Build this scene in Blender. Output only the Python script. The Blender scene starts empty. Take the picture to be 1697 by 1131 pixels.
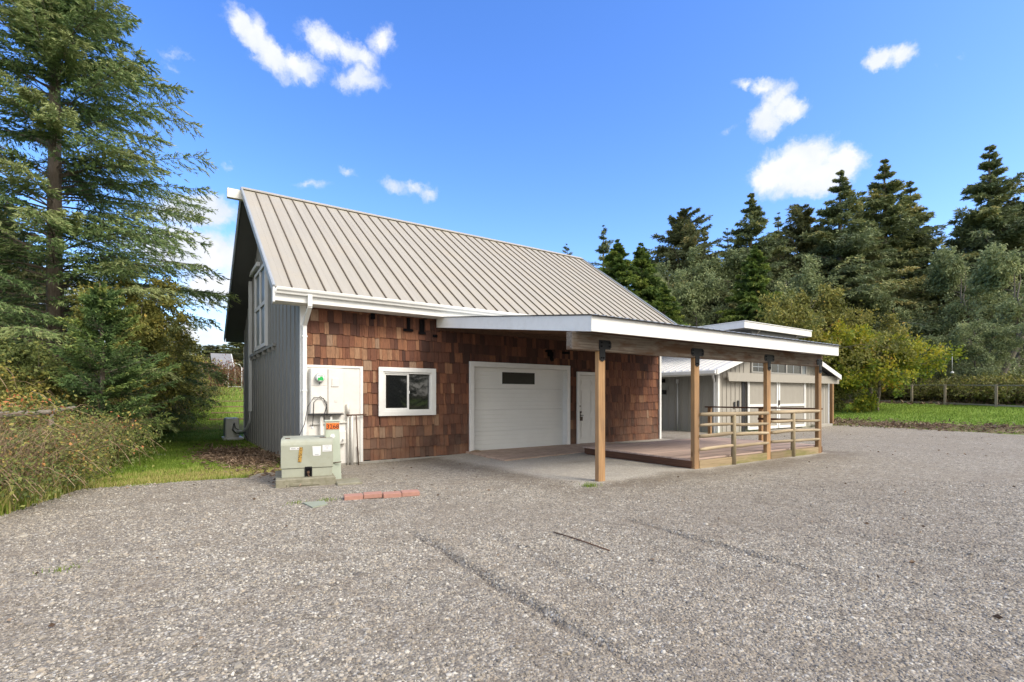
import bpy, bmesh, math, random
import numpy as np
from mathutils import Matrix, Vector

random.seed(7)
rng = np.random.default_rng(11)
SC = bpy.context.scene
COL = SC.collection
R = math.radians

# ---------------------------------------------------------------- camera
cam = bpy.data.cameras.new('camera')
camo = bpy.data.objects.new('camera', cam)
COL.objects.link(camo)
camo.location = (-2.2, -10.88, 1.38)
camo.rotation_euler = (R(90), 0, -0.597)
cam.sensor_width = 36
cam.lens = 832.8 / 1697 * 36
cam.shift_y = 93.2 / 1697
cam.clip_start = 0.05
cam.clip_end = 3000
SC.camera = camo

# ---------------------------------------------------------------- light and sky
SUN_EL, SUN_AZ = 42, 152          # degrees; azimuth clockwise from +Y
sd = Vector((math.sin(R(SUN_AZ)) * math.cos(R(SUN_EL)), math.cos(R(SUN_AZ)) * math.cos(R(SUN_EL)), math.sin(R(SUN_EL))))
sun = bpy.data.lights.new('sun', 'SUN')
sun.energy = 1.6
sun.angle = R(24)
sun.color = (1.0, 0.92, 0.81)
suno = bpy.data.objects.new('sun', sun)
COL.objects.link(suno)
suno.rotation_euler = (-sd).to_track_quat('-Z', 'Y').to_euler()

SC.view_settings.view_transform = 'Standard'
SC.view_settings.look = 'None'
SC.view_settings.gamma = 1
SC.view_settings.use_curve_mapping = False
SC.view_settings.exposure = 1.2

world = bpy.data.worlds.new('World')
SC.world = world
world.use_nodes = True
wt = world.node_tree
wt.nodes.clear()


def cam_dir(x, y):
    """unit direction of a sky feature seen in the photograph"""
    s, c = math.sin(.597), math.cos(.597)
    u, w = (x - 848.5) / 832.8, (658.7 - y) / 832.8
    return Vector((s + u * c, c - u * s, w)).normalized()


class NT:
    def __init__(s, t): s.t = t
    def n(s, k, **kw):
        o = s.t.nodes.new(k)
        for a, b in kw.items():
            setattr(o, a, b)
        return o
    def l(s, a, b): s.t.links.new(a, b)
    def m(s, op, a, b=None, c=None, clamp=False):
        o = s.n('ShaderNodeMath', operation=op, use_clamp=clamp)
        for i, v in enumerate((a, b, c)):
            if v is None: continue
            if isinstance(v, (int, float)): o.inputs[i].default_value = v
            else: s.l(v, o.inputs[i])
        return o.outputs[0]
    def mix(s, f, a, b, mode='MIX'):
        o = s.n('ShaderNodeMix', data_type='RGBA', blend_type=mode)
        for i, v in ((0, f), (6, a), (7, b)):
            if isinstance(v, (int, float)): o.inputs[i].default_value = v
            elif isinstance(v, tuple): o.inputs[i].default_value = v if len(v) == 4 else (*v, 1)
            else: s.l(v, o.inputs[i])
        return o.outputs[2]
    def noise(s, vec, scale, detail=3, rough=.55, out=0):
        o = s.n('ShaderNodeTexNoise')
        o.inputs['Scale'].default_value = scale
        o.inputs['Detail'].default_value = detail
        o.inputs['Roughness'].default_value = rough
        if vec is not None: s.l(vec, o.inputs['Vector'])
        return o.outputs[out]
    def ramp(s, f, stops, interp='LINEAR'):
        o = s.n('ShaderNodeValToRGB')
        o.color_ramp.interpolation = interp
        e = o.color_ramp.elements
        while len(e) < len(stops): e.new(.5)
        for i, (p, c) in enumerate(stops):
            e[i].position = p
            e[i].color = c if len(c) == 4 else (*c, 1)
        s.l(f, o.inputs[0])
        return o.outputs[0]
    def rng(s, v, a, b, c=0, d=1, smooth=False):
        o = s.n('ShaderNodeMapRange')
        if smooth: o.interpolation_type = 'SMOOTHSTEP'
        for i, x in enumerate((a, b, c, d)): o.inputs[i + 1].default_value = x
        s.l(v, o.inputs[0])
        return o.outputs[0]


W = NT(wt)
sky = W.n('ShaderNodeTexSky', sky_type='NISHITA', sun_disc=False)
sky.sun_elevation = R(SUN_EL)
sky.sun_rotation = R(SUN_AZ)
sky.air_density = 1.0
sky.dust_density = 0.8
sky.ozone_density = 2.0
hs = W.n('ShaderNodeHueSaturation')
hs.inputs['Saturation'].default_value = 1.3
hs.inputs['Value'].default_value = 1.8
hs.inputs['Hue'].default_value = .514
W.l(sky.outputs[0], hs.inputs['Color'])
tc = W.n('ShaderNodeTexCoord')
dirv = tc.outputs['Generated']
nz = W.noise(dirv, 9, 6, .62, out=1)
sub = W.n('ShaderNodeVectorMath', operation='SUBTRACT'); W.l(nz, sub.inputs[0]); sub.inputs[1].default_value = (.5, .5, .5)
scl = W.n('ShaderNodeVectorMath', operation='SCALE'); W.l(sub.outputs[0], scl.inputs[0]); scl.inputs['Scale'].default_value = .045
add = W.n('ShaderNodeVectorMath', operation='ADD'); W.l(dirv, add.inputs[0]); W.l(scl.outputs[0], add.inputs[1])
nzb = W.noise(dirv, 34, 5, .65, out=1)
subb = W.n('ShaderNodeVectorMath', operation='SUBTRACT'); W.l(nzb, subb.inputs[0]); subb.inputs[1].default_value = (.5, .5, .5)
sclb = W.n('ShaderNodeVectorMath', operation='SCALE'); W.l(subb.outputs[0], sclb.inputs[0]); sclb.inputs['Scale'].default_value = .030
addb = W.n('ShaderNodeVectorMath', operation='ADD'); W.l(add.outputs[0], addb.inputs[0]); W.l(sclb.outputs[0], addb.inputs[1])
warped = addb.outputs[0]
# clouds: (x, y, half width, half height, tilt, strength) measured in the photograph
CL = [(398, 42, 34, 24, 10, 1), (424, 62, 36, 24, 30, 1), (450, 88, 44, 24, 25, 1), (492, 106, 46, 20, 5, 1), (520, 52, 26, 20, 10, .8), (536, 74, 34, 24, 20, .9), (572, 84, 44, 22, 20, .85), (600, 96, 40, 20, 15, .8),
      (634, 74, 28, 26, 20, .85), (596, 132, 50, 20, -8, .9), (560, 120, 60, 14, 0, .35), (296, 88, 40, 14, -20, .45), (288, 112, 22, 14, 20, .4), (430, 135, 60, 12, 5, .3),
      (1236, 142, 24, 9, 10, .7), (1266, 144, 24, 16, 20, .9), (1284, 164, 26, 24, 20, .95), (1302, 184, 36, 18, 8, 1), (1268, 200, 34, 24, -20, 1), (1200, 222, 26, 12, 0, .5), (1164, 246, 30, 10, 0, .25),
      (1460, 96, 28, 14, 0, .85), (1488, 94, 26, 20, 0, .9), (1545, 112, 22, 12, 0, .4), (1592, 94, 22, 16, -20, .3),
      (1284, 286, 40, 32, 0, 1.15), (1330, 270, 46, 34, 0, 1.3), (1340, 300, 60, 28, 0, 1.2), (1392, 276, 32, 26, 0, 1.1),
      (516, 307, 44, 9, -5, .55), (575, 286, 24, 8, 15, .6), (655, 306, 30, 13, 0, .6), (690, 310, 30, 11, 15, .6), (712, 322, 18, 14, 0, .65),
      (330, 350, 70, 28, -8, 1.15), (330, 420, 100, 34, 5, 1.2), (250, 405, 70, 26, 5, .9), (362, 480, 60, 40, 0, 1.0), (374, 272, 14, 9, 0, .4),
      (150, 60, 60, 16, 30, .45), (270, 560, 140, 46, 0, .9), (60, 480, 120, 50, 0, .8), (1150, 250, 50, 12, -10, .2), (985, 425, 50, 14, 0, .4), (1600, 470, 120, 40, 0, .6)]
total = None
def blob(d, ra, rb, tilt, k):
    global total
    mp = W.n('ShaderNodeMapping', vector_type='TEXTURE')
    q = d.to_track_quat('Y', 'Z') @ Matrix.Rotation(R(tilt), 4, 'Y').to_quaternion()
    mp.inputs['Location'].default_value = d
    mp.inputs['Rotation'].default_value = q.to_euler()
    mp.inputs['Scale'].default_value = (ra, .6, rb)
    W.l(warped, mp.inputs['Vector'])
    ln = W.n('ShaderNodeVectorMath', operation='LENGTH'); W.l(mp.outputs[0], ln.inputs[0])
    v = W.m('MULTIPLY', W.m('SUBTRACT', 1.55, ln.outputs['Value'], clamp=False), k)
    v = W.m('MAXIMUM', v, 0.0)
    total = v if total is None else W.m('SMOOTH_MAX', total, v, .25)
for x, y, a, b, t, k in CL:
    d = cam_dir(x, y)
    u, w_ = (x - 848.5) / 832.8, (658.7 - y) / 832.8
    f = 1 / math.sqrt(1 + u * u + w_ * w_)
    blob(d, a / 832.8 * f * 1.05, b / 832.8 * f * 1.15, t, k)
for i in range(10):                 # the same scattered clouds go on round the rest of the sky
    az = R(90 + 24 * i + random.uniform(-8, 8)); el = R(random.uniform(12, 55))
    blob(Vector((math.sin(az) * math.cos(el), math.cos(az) * math.cos(el), math.sin(el))), random.uniform(.05, .1), random.uniform(.025, .05), random.uniform(-30, 30), random.uniform(.6, 1))
fine = W.noise(warped, 22, 7, .65)
den = W.m('ADD', total, W.m('MULTIPLY', W.m('SUBTRACT', fine, .5), 1.25))
mask = W.rng(den, .45, 1.22, 0, 1, True)
thick = W.m('MULTIPLY', W.rng(total, 0.0, .3, 0, 1), mask)
shade = W.rng(W.noise(warped, 13, 4, .5), .35, .7, 0, 1)
ccol = W.mix(shade, (4.2, 4.55, 5.3), (5.5, 5.55, 5.7))
# unseen cloud deck overhead and south, inferred from soft light, brightened as warm fill
vd = W.n('ShaderNodeVectorMath', operation='DOT_PRODUCT'); W.l(dirv, vd.inputs[0]); vd.inputs[1].default_value = (.05, -.90, .43)
fill_veil = W.rng(W.m('ADD', vd.outputs['Value'], W.m('MULTIPLY', W.m('SUBTRACT', W.noise(dirv, 3, 5, .6), .5), .30)), .16, .62, 0, .95, True)
skyc = W.mix(fill_veil, W.mix(thick, hs.outputs[0], ccol), W.mix(shade, (9.3, 8.95, 8.3), (10.6, 10.2, 9.5)))
bg = W.n('ShaderNodeBackground'); bg.inputs['Strength'].default_value = .085
W.l(skyc, bg.inputs['Color'])
wo = W.n('ShaderNodeOutputWorld'); W.l(bg.outputs[0], wo.inputs['Surface'])

# ---------------------------------------------------------------- materials
def hexmix(c, k): return tuple(min(1, v * k) for v in c)

def newmat(name):
    m = bpy.data.materials.new(name); m.use_nodes = True
    t = NT(m.node_tree); b = m.node_tree.nodes['Principled BSDF']
    return m, t, b

def mat(name, col, rough=.6, var=.12, scale=3.0, bump=0.0, bscale=60, metal=0, stretch=None, spec=.4, dirt=None, dirtk=.4):
    """painted or plain surface with uneven colour, fine relief and optional dirt"""
    m, t, b = newmat(name)
    tcn = t.n('ShaderNodeTexCoord'); v = tcn.outputs['Object']
    oi = t.n('ShaderNodeObjectInfo')
    mp = t.n('ShaderNodeMapping'); t.l(v, mp.inputs[0])
    if stretch: mp.inputs['Scale'].default_value = stretch
    off = t.m('MULTIPLY', oi.outputs['Random'], 37.0)
    cx = t.n('ShaderNodeCombineXYZ'); t.l(off, cx.inputs[0]); t.l(off, cx.inputs[1]); t.l(off, cx.inputs[2])
    t.l(cx.outputs[0], mp.inputs['Location'])
    n1 = t.noise(mp.outputs[0], scale, 5, .6)
    k = t.rng(n1, .25, .75, 1 - var, 1 + var)
    kc = t.n('ShaderNodeCombineXYZ'); [t.l(k, kc.inputs[i]) for i in range(3)]
    c = t.mix(1.0, (*col, 1), kc.outputs[0], 'MULTIPLY')
    if dirt:
        n2 = t.noise(mp.outputs[0], scale * 2.7, 6, .7)
        c = t.mix(t.m('MULTIPLY', t.rng(n2, .48, .75), dirtk), c, (*dirt, 1))
    t.l(c, b.inputs['Base Color'])
    b.inputs['Roughness'].default_value = rough
    b.inputs['Metallic'].default_value = metal
    b.inputs['Specular IOR Level'].default_value = spec
    if bump:
        n3 = t.noise(mp.outputs[0], bscale, 3, .6)
        bp = t.n('ShaderNodeBump'); bp.inputs['Strength'].default_value = bump; bp.inputs['Distance'].default_value = .004
        t.l(n3, bp.inputs['Height']); t.l(bp.outputs[0], b.inputs['Normal'])
    return m

def wood(name, c1, c2, axis='Z', scale=1.0, rough=.75, stain=None, staink=.6, stainscale=1.2, var=.25):
    """sawn timber: grain stretched along one axis, knots and stains"""
    m, t, b = newmat(name)
    tcn = t.n('ShaderNodeTexCoord'); oi = t.n('ShaderNodeObjectInfo')
    mp = t.n('ShaderNodeMapping'); t.l(tcn.outputs['Object'], mp.inputs[0])
    s = {'X': (1.2, 34, 34), 'Y': (34, 1.2, 34), 'Z': (34, 34, 1.2)}[axis]
    mp.inputs['Scale'].default_value = tuple(v * scale for v in s)
    off = t.m('MULTIPLY', oi.outputs['Random'], 53.0)
    cx = t.n('ShaderNodeCombineXYZ'); [t.l(off, cx.inputs[i]) for i in range(3)]
    t.l(cx.outputs[0], mp.inputs['Location'])
    g = t.noise(mp.outputs[0], 1.0, 5, .65)
    mp2 = t.n('ShaderNodeMapping'); t.l(tcn.outputs['Object'], mp2.inputs[0]); t.l(cx.outputs[0], mp2.inputs['Location'])
    s2 = {'X': (.6, 2.2, 2.2), 'Y': (2.2, .6, 2.2), 'Z': (2.2, 2.2, .6)}[axis]
    mp2.inputs['Scale'].default_value = s2
    st = t.noise(mp2.outputs[0], stainscale, 6, .62)
    c = t.ramp(g, [(.28, c1), (.72, c2)])
    k = t.rng(oi.outputs['Random'], 0, 1, 1 - var, 1 + var)
    kc = t.n('ShaderNodeCombineXYZ'); [t.l(k, kc.inputs[i]) for i in range(3)]
    c = t.mix(1.0, c, kc.outputs[0], 'MULTIPLY')
    if stain: c = t.mix(t.m('MULTIPLY', t.rng(st, .46, .62), staink), c, (*stain, 1))
    kn = t.n('ShaderNodeTexVoronoi'); kn.inputs['Scale'].default_value = 2.1; t.l(mp2.outputs[0], kn.inputs['Vector'])
    c = t.mix(t.rng(kn.outputs['Distance'], .05, .10, .75, 0), c, (c1[0] * .35, c1[1] * .3, c1[2] * .3, 1))
    t.l(c, b.inputs['Base Color']); b.inputs['Roughness'].default_value = rough
    b.inputs['Specular IOR Level'].default_value = .25
    bp = t.n('ShaderNodeBump'); bp.inputs['Strength'].default_value = .35; bp.inputs['Distance'].default_value = .003
    t.l(g, bp.inputs['Height']); t.l(bp.outputs[0], b.inputs['Normal'])
    return m

def leafmat(name, stops, trans=.25, rough=.6):
    """foliage: per-leaf tint from the mesh attribute, some light let through"""
    m, t, b = newmat(name)
    a = t.n('ShaderNodeAttribute', attribute_name='tint'); oi = t.n('ShaderNodeObjectInfo')
    f = t.m('ADD', a.outputs['Fac'], t.rng(oi.outputs['Random'], 0, 1, -.07, .07))
    c = t.ramp(f, stops)
    t.l(c, b.inputs['Base Color']); b.inputs['Roughness'].default_value = rough; b.inputs['Specular IOR Level'].default_value = .3
    tr = t.n('ShaderNodeBsdfTranslucent'); t.l(c, tr.inputs['Color'])
    mx = t.n('ShaderNodeMixShader'); mx.inputs[0].default_value = trans
    out = t.t.nodes['Material Output']
    t.l(b.outputs[0], mx.inputs[1]); t.l(tr.outputs[0], mx.inputs[2]); t.l(mx.outputs[0], out.inputs['Surface'])
    return m

M = {}
M['white'] = mat('white_paint', (.78, .78, .76), .5, .05, 2.0, .12, 120, dirt=(.5, .48, .43), dirtk=.22)
M['panelwhite'] = mat('cream_paint', (.74, .72, .68), .55, .05, 3, .1, 90, dirt=(.5, .46, .4), dirtk=.25)
M['garage'] = mat('garage_door_white', (.80, .81, .79), .42, .04, 1.5, .05, 200)
M['grey'] = mat('grey_siding_paint', (.245, .245, .232), .62, .10, 3, .35, 90, stretch=(8, 8, 1), dirt=(.17, .16, .15), dirtk=.3)
M['soffit'] = mat('dark_grey_soffit', (.10, .10, .10), .7, .08, 2)
M['trimgrey'] = mat('galvanised_rake_trim', (.36, .39, .42), .5, .12, 5, metal=.1)
M['lineset'] = mat('pale_grey_duct', (.60, .61, .62), .5, .05)
M['tan'] = mat('tan_siding_paint', (.36, .335, .29), .65, .07, 3, .2, 80, stretch=(6, 6, 1), dirt=(.26, .23, .19), dirtk=.3)
M['tangrey'] = mat('grey_tan_siding_paint', (.30, .29, .265), .65, .07, 3, .2, 80, stretch=(6, 6, 1))
M['black'] = mat('black_steel', (.012, .012, .014), .55, .2, 8, spec=.25)
M['tar'] = mat('black_underlay', (.008, .007, .008), .9, .2, 8, spec=.1)
M['tinted'] = mat('tinted_glass', (.035, .033, .028), .25, .1, 3, spec=.35)
M['concrete'] = mat('concrete', (.33, .31, .275), .85, .15, 4, .8, 60, dirt=(.19, .17, .12), dirtk=.6)
M['mossconc'] = mat('mossy_concrete', (.25, .235, .175), .9, .2, 6, 1, 70, dirt=(.13, .125, .06), dirtk=.75)
M['slabbrown'] = mat('brown_stained_slab', (.42, .31, .24), .8, .22, 2.5, .5, 60, dirt=(.14, .10, .08), dirtk=.7)
M['utility'] = mat('utility_green_paint', (.355, .37, .30), .5, .09, 3.5, .05, 80, dirt=(.30, .29, .2), dirtk=.5)
M['utility2'] = mat('pale_utility_green', (.46, .51, .43), .55, .08, 5)
M['cover'] = mat('pale_green_plastic', (.29, .32, .25), .7, .12, 8, dirt=(.3, .28, .22))
M['hpgrey'] = mat('heat_pump_enamel', (.62, .62, .58), .45, .06, 4)
M['plastic'] = mat('white_plastic', (.72, .72, .72), .4, .04)
M['pipe'] = mat('grey_white_conduit', (.66, .64, .60), .5, .08, 8)
M['meterglass'] = mat('meter_cover_grey', (.45, .47, .46), .15, .05)
M['meterdial'] = mat('meter_face_white', (.8, .8, .8), .3, .02)
M['greenprint'] = mat('green_print', (.03, .42, .10), .5, .25, 40)
M['orange'] = mat('orange_label', (.85, .19, .03), .5, .06, 20)
M['rust'] = mat('rusty_steel', (.10, .055, .035), .8, .3, 20)
M['redpaver'] = mat('red_concrete_paver', (.42, .225, .175), .85, .12, 9, 1, 130, dirt=(.30, .17, .13), dirtk=.4)
M['cable'] = mat('black_cable', (.025, .025, .028), .5, .1)
M['doorpaint'] = mat('door_white_paint', (.76, .76, .73), .45, .04, 2)
M['bronze'] = mat('dark_bronze_hardware', (.07, .055, .045), .35, .2, 20, metal=.7)
M['whiteroof'] = mat('pale_metal_roof', (.66, .65, .62), .4, .08, 2, metal=.15)
M['shinglefar'] = mat('grey_far_roof', (.22, .22, .23), .8, .1, 2)
M['siding_far'] = mat('cream_far_siding', (.62, .58, .48), .7, .06)
M['stone'] = mat('brown_rock', (.24, .17, .115), .85, .25, 8, 1, 60)
M['bark'] = mat('bark', (.145, .115, .09), .9, .35, 6, 1.0, 40, stretch=(4, 4, 1), dirt=(.16, .16, .12), dirtk=.5)
M['greybark'] = mat('grey_bark', (.17, .15, .125), .9, .3, 6, 1.0, 40, stretch=(4, 4, 1), dirt=(.09, .09, .06), dirtk=.5)
M['post'] = wood('post_cedar', (.28, .15, .068), (.48, .30, .15), 'Z', stain=(.14, .10, .07), staink=.45)
M['beam'] = wood('weathered_beam', (.13, .10, .075), (.36, .30, .24), 'X', stain=(.12, .06, .03), staink=.85, stainscale=3.2)
M['rafter'] = wood('dark_rafter', (.10, .055, .035), (.19, .11, .07), 'Y')
M['log'] = wood('peeled_log', (.26, .20, .125), (.44, .36, .25), 'X', scale=.8, stain=(.2, .155, .09), staink=.5)
M['logz'] = wood('peeled_log_post', (.22, .17, .10), (.40, .33, .22), 'Z', scale=.8, stain=(.16, .14, .07), staink=.6)
M['deck'] = wood('deck_boards', (.42, .295, .235), (.62, .48, .40), 'X', scale=.7, stain=(.40, .30, .24), staink=.55, var=.15)
M['deckrim'] = wood('deck_rim', (.085, .04, .025), (.20, .10, .06), 'Y', stain=(.06, .035, .025), staink=.6)
M['deckrimx'] = wood('deck_kickboard', (.20, .15, .085), (.38, .29, .18), 'X', stain=(.17, .17, .05), staink=.8)
M['oldwood'] = wood('silvered_rail', (.20, .17, .135), (.38, .34, .29), 'X', scale=.8)
M['fencewood'] = wood('fence_post_wood', (.20, .165, .125), (.34, .29, .23), 'Z', scale=.5)
M['timber'] = wood('landscape_timber', (.13, .085, .055), (.26, .18, .12), 'X')
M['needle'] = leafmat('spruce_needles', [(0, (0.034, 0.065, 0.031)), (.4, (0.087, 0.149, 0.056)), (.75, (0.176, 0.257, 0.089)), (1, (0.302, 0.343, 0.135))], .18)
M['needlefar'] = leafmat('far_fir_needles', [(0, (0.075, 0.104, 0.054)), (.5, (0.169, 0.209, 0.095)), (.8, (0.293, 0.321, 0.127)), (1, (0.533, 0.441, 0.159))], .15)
M['needlebrown'] = leafmat('far_hemlock_needles', [(0, (0.067, 0.074, 0.037)), (.5, (0.147, 0.165, 0.070)), (.8, (0.226, 0.239, 0.103)), (1, (0.358, 0.299, 0.124))], .18)
M['cedar'] = leafmat('cedar_sprays', [(0, (0.042, 0.077, 0.022)), (.5, (0.108, 0.174, 0.039)), (.8, (0.217, 0.287, 0.057)), (1, (0.365, 0.409, 0.096))], .22)
M['youngspruce'] = leafmat('young_spruce_needles', [(0, (0.049, 0.096, 0.034)), (.5, (0.124, 0.204, 0.064)), (.8, (0.231, 0.318, 0.092)), (1, (0.464, 0.454, 0.118))], .2)
M['leafgrey'] = leafmat('grey_green_leaves', [(0, (0.107, 0.135, 0.061)), (.5, (0.240, 0.285, 0.127)), (.8, (0.380, 0.428, 0.205)), (1, (0.585, 0.570, 0.246))], .28)
M['leafautumn'] = leafmat('autumn_leaves', [(0, (0.061, 0.104, 0.019)), (.35, (0.157, 0.219, 0.030)), (.62, (0.335, 0.342, 0.032)), (.85, (0.513, 0.409, 0.040)), (1, (0.468, 0.219, 0.040))], .35)
M['leafolive'] = leafmat('olive_leaves', [(0, (0.082, 0.094, 0.025)), (.45, (0.190, 0.198, 0.047)), (.8, (0.360, 0.314, 0.072)), (1, (0.594, 0.396, 0.090))], .3)
M['leafbramble'] = leafmat('bramble_leaves', [(0, (0.069, 0.095, 0.031)), (.4, (0.156, 0.197, 0.056)), (.7, (0.299, 0.310, 0.085)), (.9, (0.500, 0.338, 0.103)), (1, (0.599, 0.207, 0.095))], .28)
M['leafred'] = leafmat('reddish_leaves', [(0, (.07, .05, .025)), (.5, (.16, .09, .045)), (1, (.26, .08, .05))], .3)
M['straw'] = leafmat('dry_stems', [(0, (0.144, 0.092, 0.054)), (.5, (0.288, 0.194, 0.124)), (.8, (0.421, 0.314, 0.194)), (1, (0.221, 0.238, 0.076))], .2)
M['grass'] = leafmat('grass_blades', [(0, (0.081, 0.135, 0.019)), (.5, (0.176, 0.270, 0.035)), (.8, (0.284, 0.365, 0.061)), (1, (0.486, 0.419, 0.162))], .3)
M['litter'] = leafmat('brown_debris', [(0, (0.072, 0.046, 0.029)), (.5, (0.168, 0.108, 0.066)), (1, (0.324, 0.240, 0.168))], .1)

# glass
m, t, b = newmat('window_glass')
b.inputs['Base Color'].default_value = (.012, .013, .014, 1); b.inputs['Roughness'].default_value = .03
b.inputs['Specular IOR Level'].default_value = .9
n = t.noise(None, 2.0, 2); bp = t.n('ShaderNodeBump'); bp.inputs['Strength'].default_value = .05; t.l(n, bp.inputs['Height']); t.l(bp.outputs[0], b.inputs['Normal'])
M['glass'] = m
# pale curtained glass of the loft window
m, t, b = newmat('loft_glass'); b.inputs['Base Color'].default_value = (.16, .18, .19, 1); b.inputs['Roughness'].default_value = .08; b.inputs['Roughness'].default_value = .35; M['loftglass'] = m

# standing seam roof paint
m, t, b = newmat('tan_steel_roof')
g = t.n('ShaderNodeNewGeometry')
mp = t.n('ShaderNodeMapping'); mp.inputs['Scale'].default_value = (5, .35, .35); t.l(g.outputs['Position'], mp.inputs[0])
st = t.noise(mp.outputs[0], 1.4, 6, .65)
bl = t.noise(g.outputs['Position'], .9, 4, .6)
c = t.mix(t.rng(st, .35, .7), (.385, .355, .295), (.43, .40, .335))
c = t.mix(t.m('MULTIPLY', t.rng(bl, .5, .72), .35), c, (.46, .39, .28, 1))
t.l(c, b.inputs['Base Color']); b.inputs['Roughness'].default_value = .5; b.inputs['Metallic'].default_value = .1
n3 = t.noise(g.outputs['Position'], 2.2, 2, .5)
bp = t.n('ShaderNodeBump'); bp.inputs['Strength'].default_value = .5; bp.inputs['Distance'].default_value = .025; t.l(n3, bp.inputs['Height']); t.l(bp.outputs[0], b.inputs['Normal'])
M['roof'] = m
M['roofrib'] = mat('grimy_shaded_seam', (.15, .122, .085), .6, .25, 10)  # dark seam colour: shade on the rib sides painted in along with grime

# cedar shingles: tint attribute chooses the colour, grain runs down each piece
m, t, b = newmat('cedar_shingle')
a = t.n('ShaderNodeAttribute', attribute_name='tint'); g = t.n('ShaderNodeNewGeometry')
mp = t.n('ShaderNodeMapping'); mp.inputs['Scale'].default_value = (90, 90, 5); t.l(g.outputs['Position'], mp.inputs[0])
gr = t.noise(mp.outputs[0], 1.0, 4, .7)
c = t.ramp(a.outputs['Fac'], [(0, (.07, .038, .032)), (.25, (.15, .068, .048)), (.5, (.255, .108, .064)), (.72, (.365, .170, .092)), (.88, (.46, .27, .16)), (1, (.36, .28, .215))])
c = t.mix(t.rng(gr, .3, .75, .62, 0), c, (.045, .024, .018, 1))
stk = t.n('ShaderNodeMapping'); stk.inputs['Scale'].default_value = (7, 7, 1.1); t.l(g.outputs['Position'], stk.inputs[0])
c = t.mix(t.m('MULTIPLY', t.rng(t.noise(stk.outputs[0], 1.0, 5, .7), .5, .72), .55), c, (.07, .045, .035, 1))
bl = t.noise(g.outputs['Position'], 1.6, 5, .65)
sx = t.n('ShaderNodeSeparateXYZ'); t.l(g.outputs['Position'], sx.inputs[0])
low = t.m('MULTIPLY', t.rng(sx.outputs['Z'], 1.5, .1, 0, 1), t.rng(bl, .35, .62))
c = t.mix(t.m('MULTIPLY', low, .55), c, (.23, .165, .12, 1))
t.l(c, b.inputs['Base Color']); b.inputs['Roughness'].default_value = .85; b.inputs['Specular IOR Level'].default_value = .2
bp = t.n('ShaderNodeBump'); bp.inputs['Strength'].default_value = .6; bp.inputs['Distance'].default_value = .004
t.l(gr, bp.inputs['Height']); t.l(bp.outputs[0], b.inputs['Normal'])
M['shingle'] = m

# gravel: stones from Voronoi cells at two sizes, damp and dry areas, wheel marks
m, t, b = newmat('gravel')
g = t.n('ShaderNodeNewGeometry'); P = g.outputs['Position']
v1 = t.n('ShaderNodeTexVoronoi'); v1.inputs['Scale'].default_value = 54; t.l(P, v1.inputs['Vector'])
v2 = t.n('ShaderNodeTexVoronoi'); v2.inputs['Scale'].default_value = 23; t.l(P, v2.inputs['Vector'])
s1 = t.n('ShaderNodeSeparateColor'); t.l(v1.outputs['Color'], s1.inputs[0])
s2 = t.n('ShaderNodeSeparateColor'); t.l(v2.outputs['Color'], s2.inputs[0])
STONE = [(0, (.12, .109, .094)), (.22, (.20, .183, .156)), (.42, (.285, .262, .22)), (.62, (.355, .318, .258)), (.78, (.415, .35, .265)), (.9, (.50, .47, .405)), (1, (.63, .60, .53))]
c1 = t.ramp(s1.outputs[0], STONE); c2 = t.ramp(s2.outputs[1], STONE)
c = t.mix(t.rng(s2.outputs[0], .55, .6, 0, .55), c1, c2)
gap = t.rng(v1.outputs['Distance'], .35, .75, 0, .55)
c = t.mix(gap, c, (.10, .085, .07, 1))
big = t.noise(P, .35, 5, .6); mid = t.noise(P, 2.3, 5, .65)
c = t.mix(t.m('MULTIPLY', t.rng(big, .42, .68), .42), c, (.20, .17, .135, 1))
c = t.mix(t.m('MULTIPLY', t.rng(mid, .48, .7), .45), c, (.19, .155, .115, 1))
mid2 = t.noise(P, 7, 4, .7); c = t.mix(t.m('MULTIPLY', t.rng(mid2, .52, .7), .35), c, (.20, .165, .125, 1))
c = t.mix(t.m('MULTIPLY', t.rng(mid2, .48, .3), .25), c, (.52, .48, .41, 1))
a = t.n('ShaderNodeAttribute', attribute_name='dry')
c = t.mix(t.m('MULTIPLY', a.outputs['Fac'], .38), c, (.60, .57, .51, 1))
a2 = t.n('ShaderNodeAttribute', attribute_name='damp')
dm = t.m('MULTIPLY', a2.outputs['Fac'], t.rng(mid, .3, .6, .55, 1))
c = t.mix(t.m('MULTIPLY', dm, .5), c, (.13, .105, .08, 1))
t.l(c, b.inputs['Base Color']); b.inputs['Roughness'].default_value = .9; b.inputs['Specular IOR Level'].default_value = .2
hh = t.m('ADD', t.m('MULTIPLY', t.m('SUBTRACT', 1, v1.outputs['Distance']), 1.0), t.m('MULTIPLY', mid, 1.4))
bp = t.n('ShaderNodeBump'); bp.inputs['Strength'].default_value = .75; bp.inputs['Distance'].default_value = .012
t.l(hh, bp.inputs['Height']); t.l(bp.outputs[0], b.inputs['Normal'])
M['gravel'] = m
# loose stones
m, t, b = newmat('gravel_stone')
oi = t.n('ShaderNodeObjectInfo')
c = t.ramp(oi.outputs['Random'], STONE)
tcn = t.n('ShaderNodeTexCoord'); nn = t.noise(tcn.outputs['Object'], 2, 3)
c = t.mix(t.rng(nn, .4, .7, 0, .3), c, (.14, .12, .10, 1))
c = t.mix(t.m('MULTIPLY', t.rng(t.noise(oi.outputs['Location'], 2.3, 5, .65), .48, .68), .5), c, (.15, .122, .095, 1))
c = t.mix(t.m('MULTIPLY', t.rng(t.noise(oi.outputs['Location'], .35, 5, .6), .42, .68), .42), c, (.18, .15, .12, 1))
t.l(c, b.inputs['Base Color']); b.inputs['Roughness'].default_value = .8
M['pebble'] = m
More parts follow.
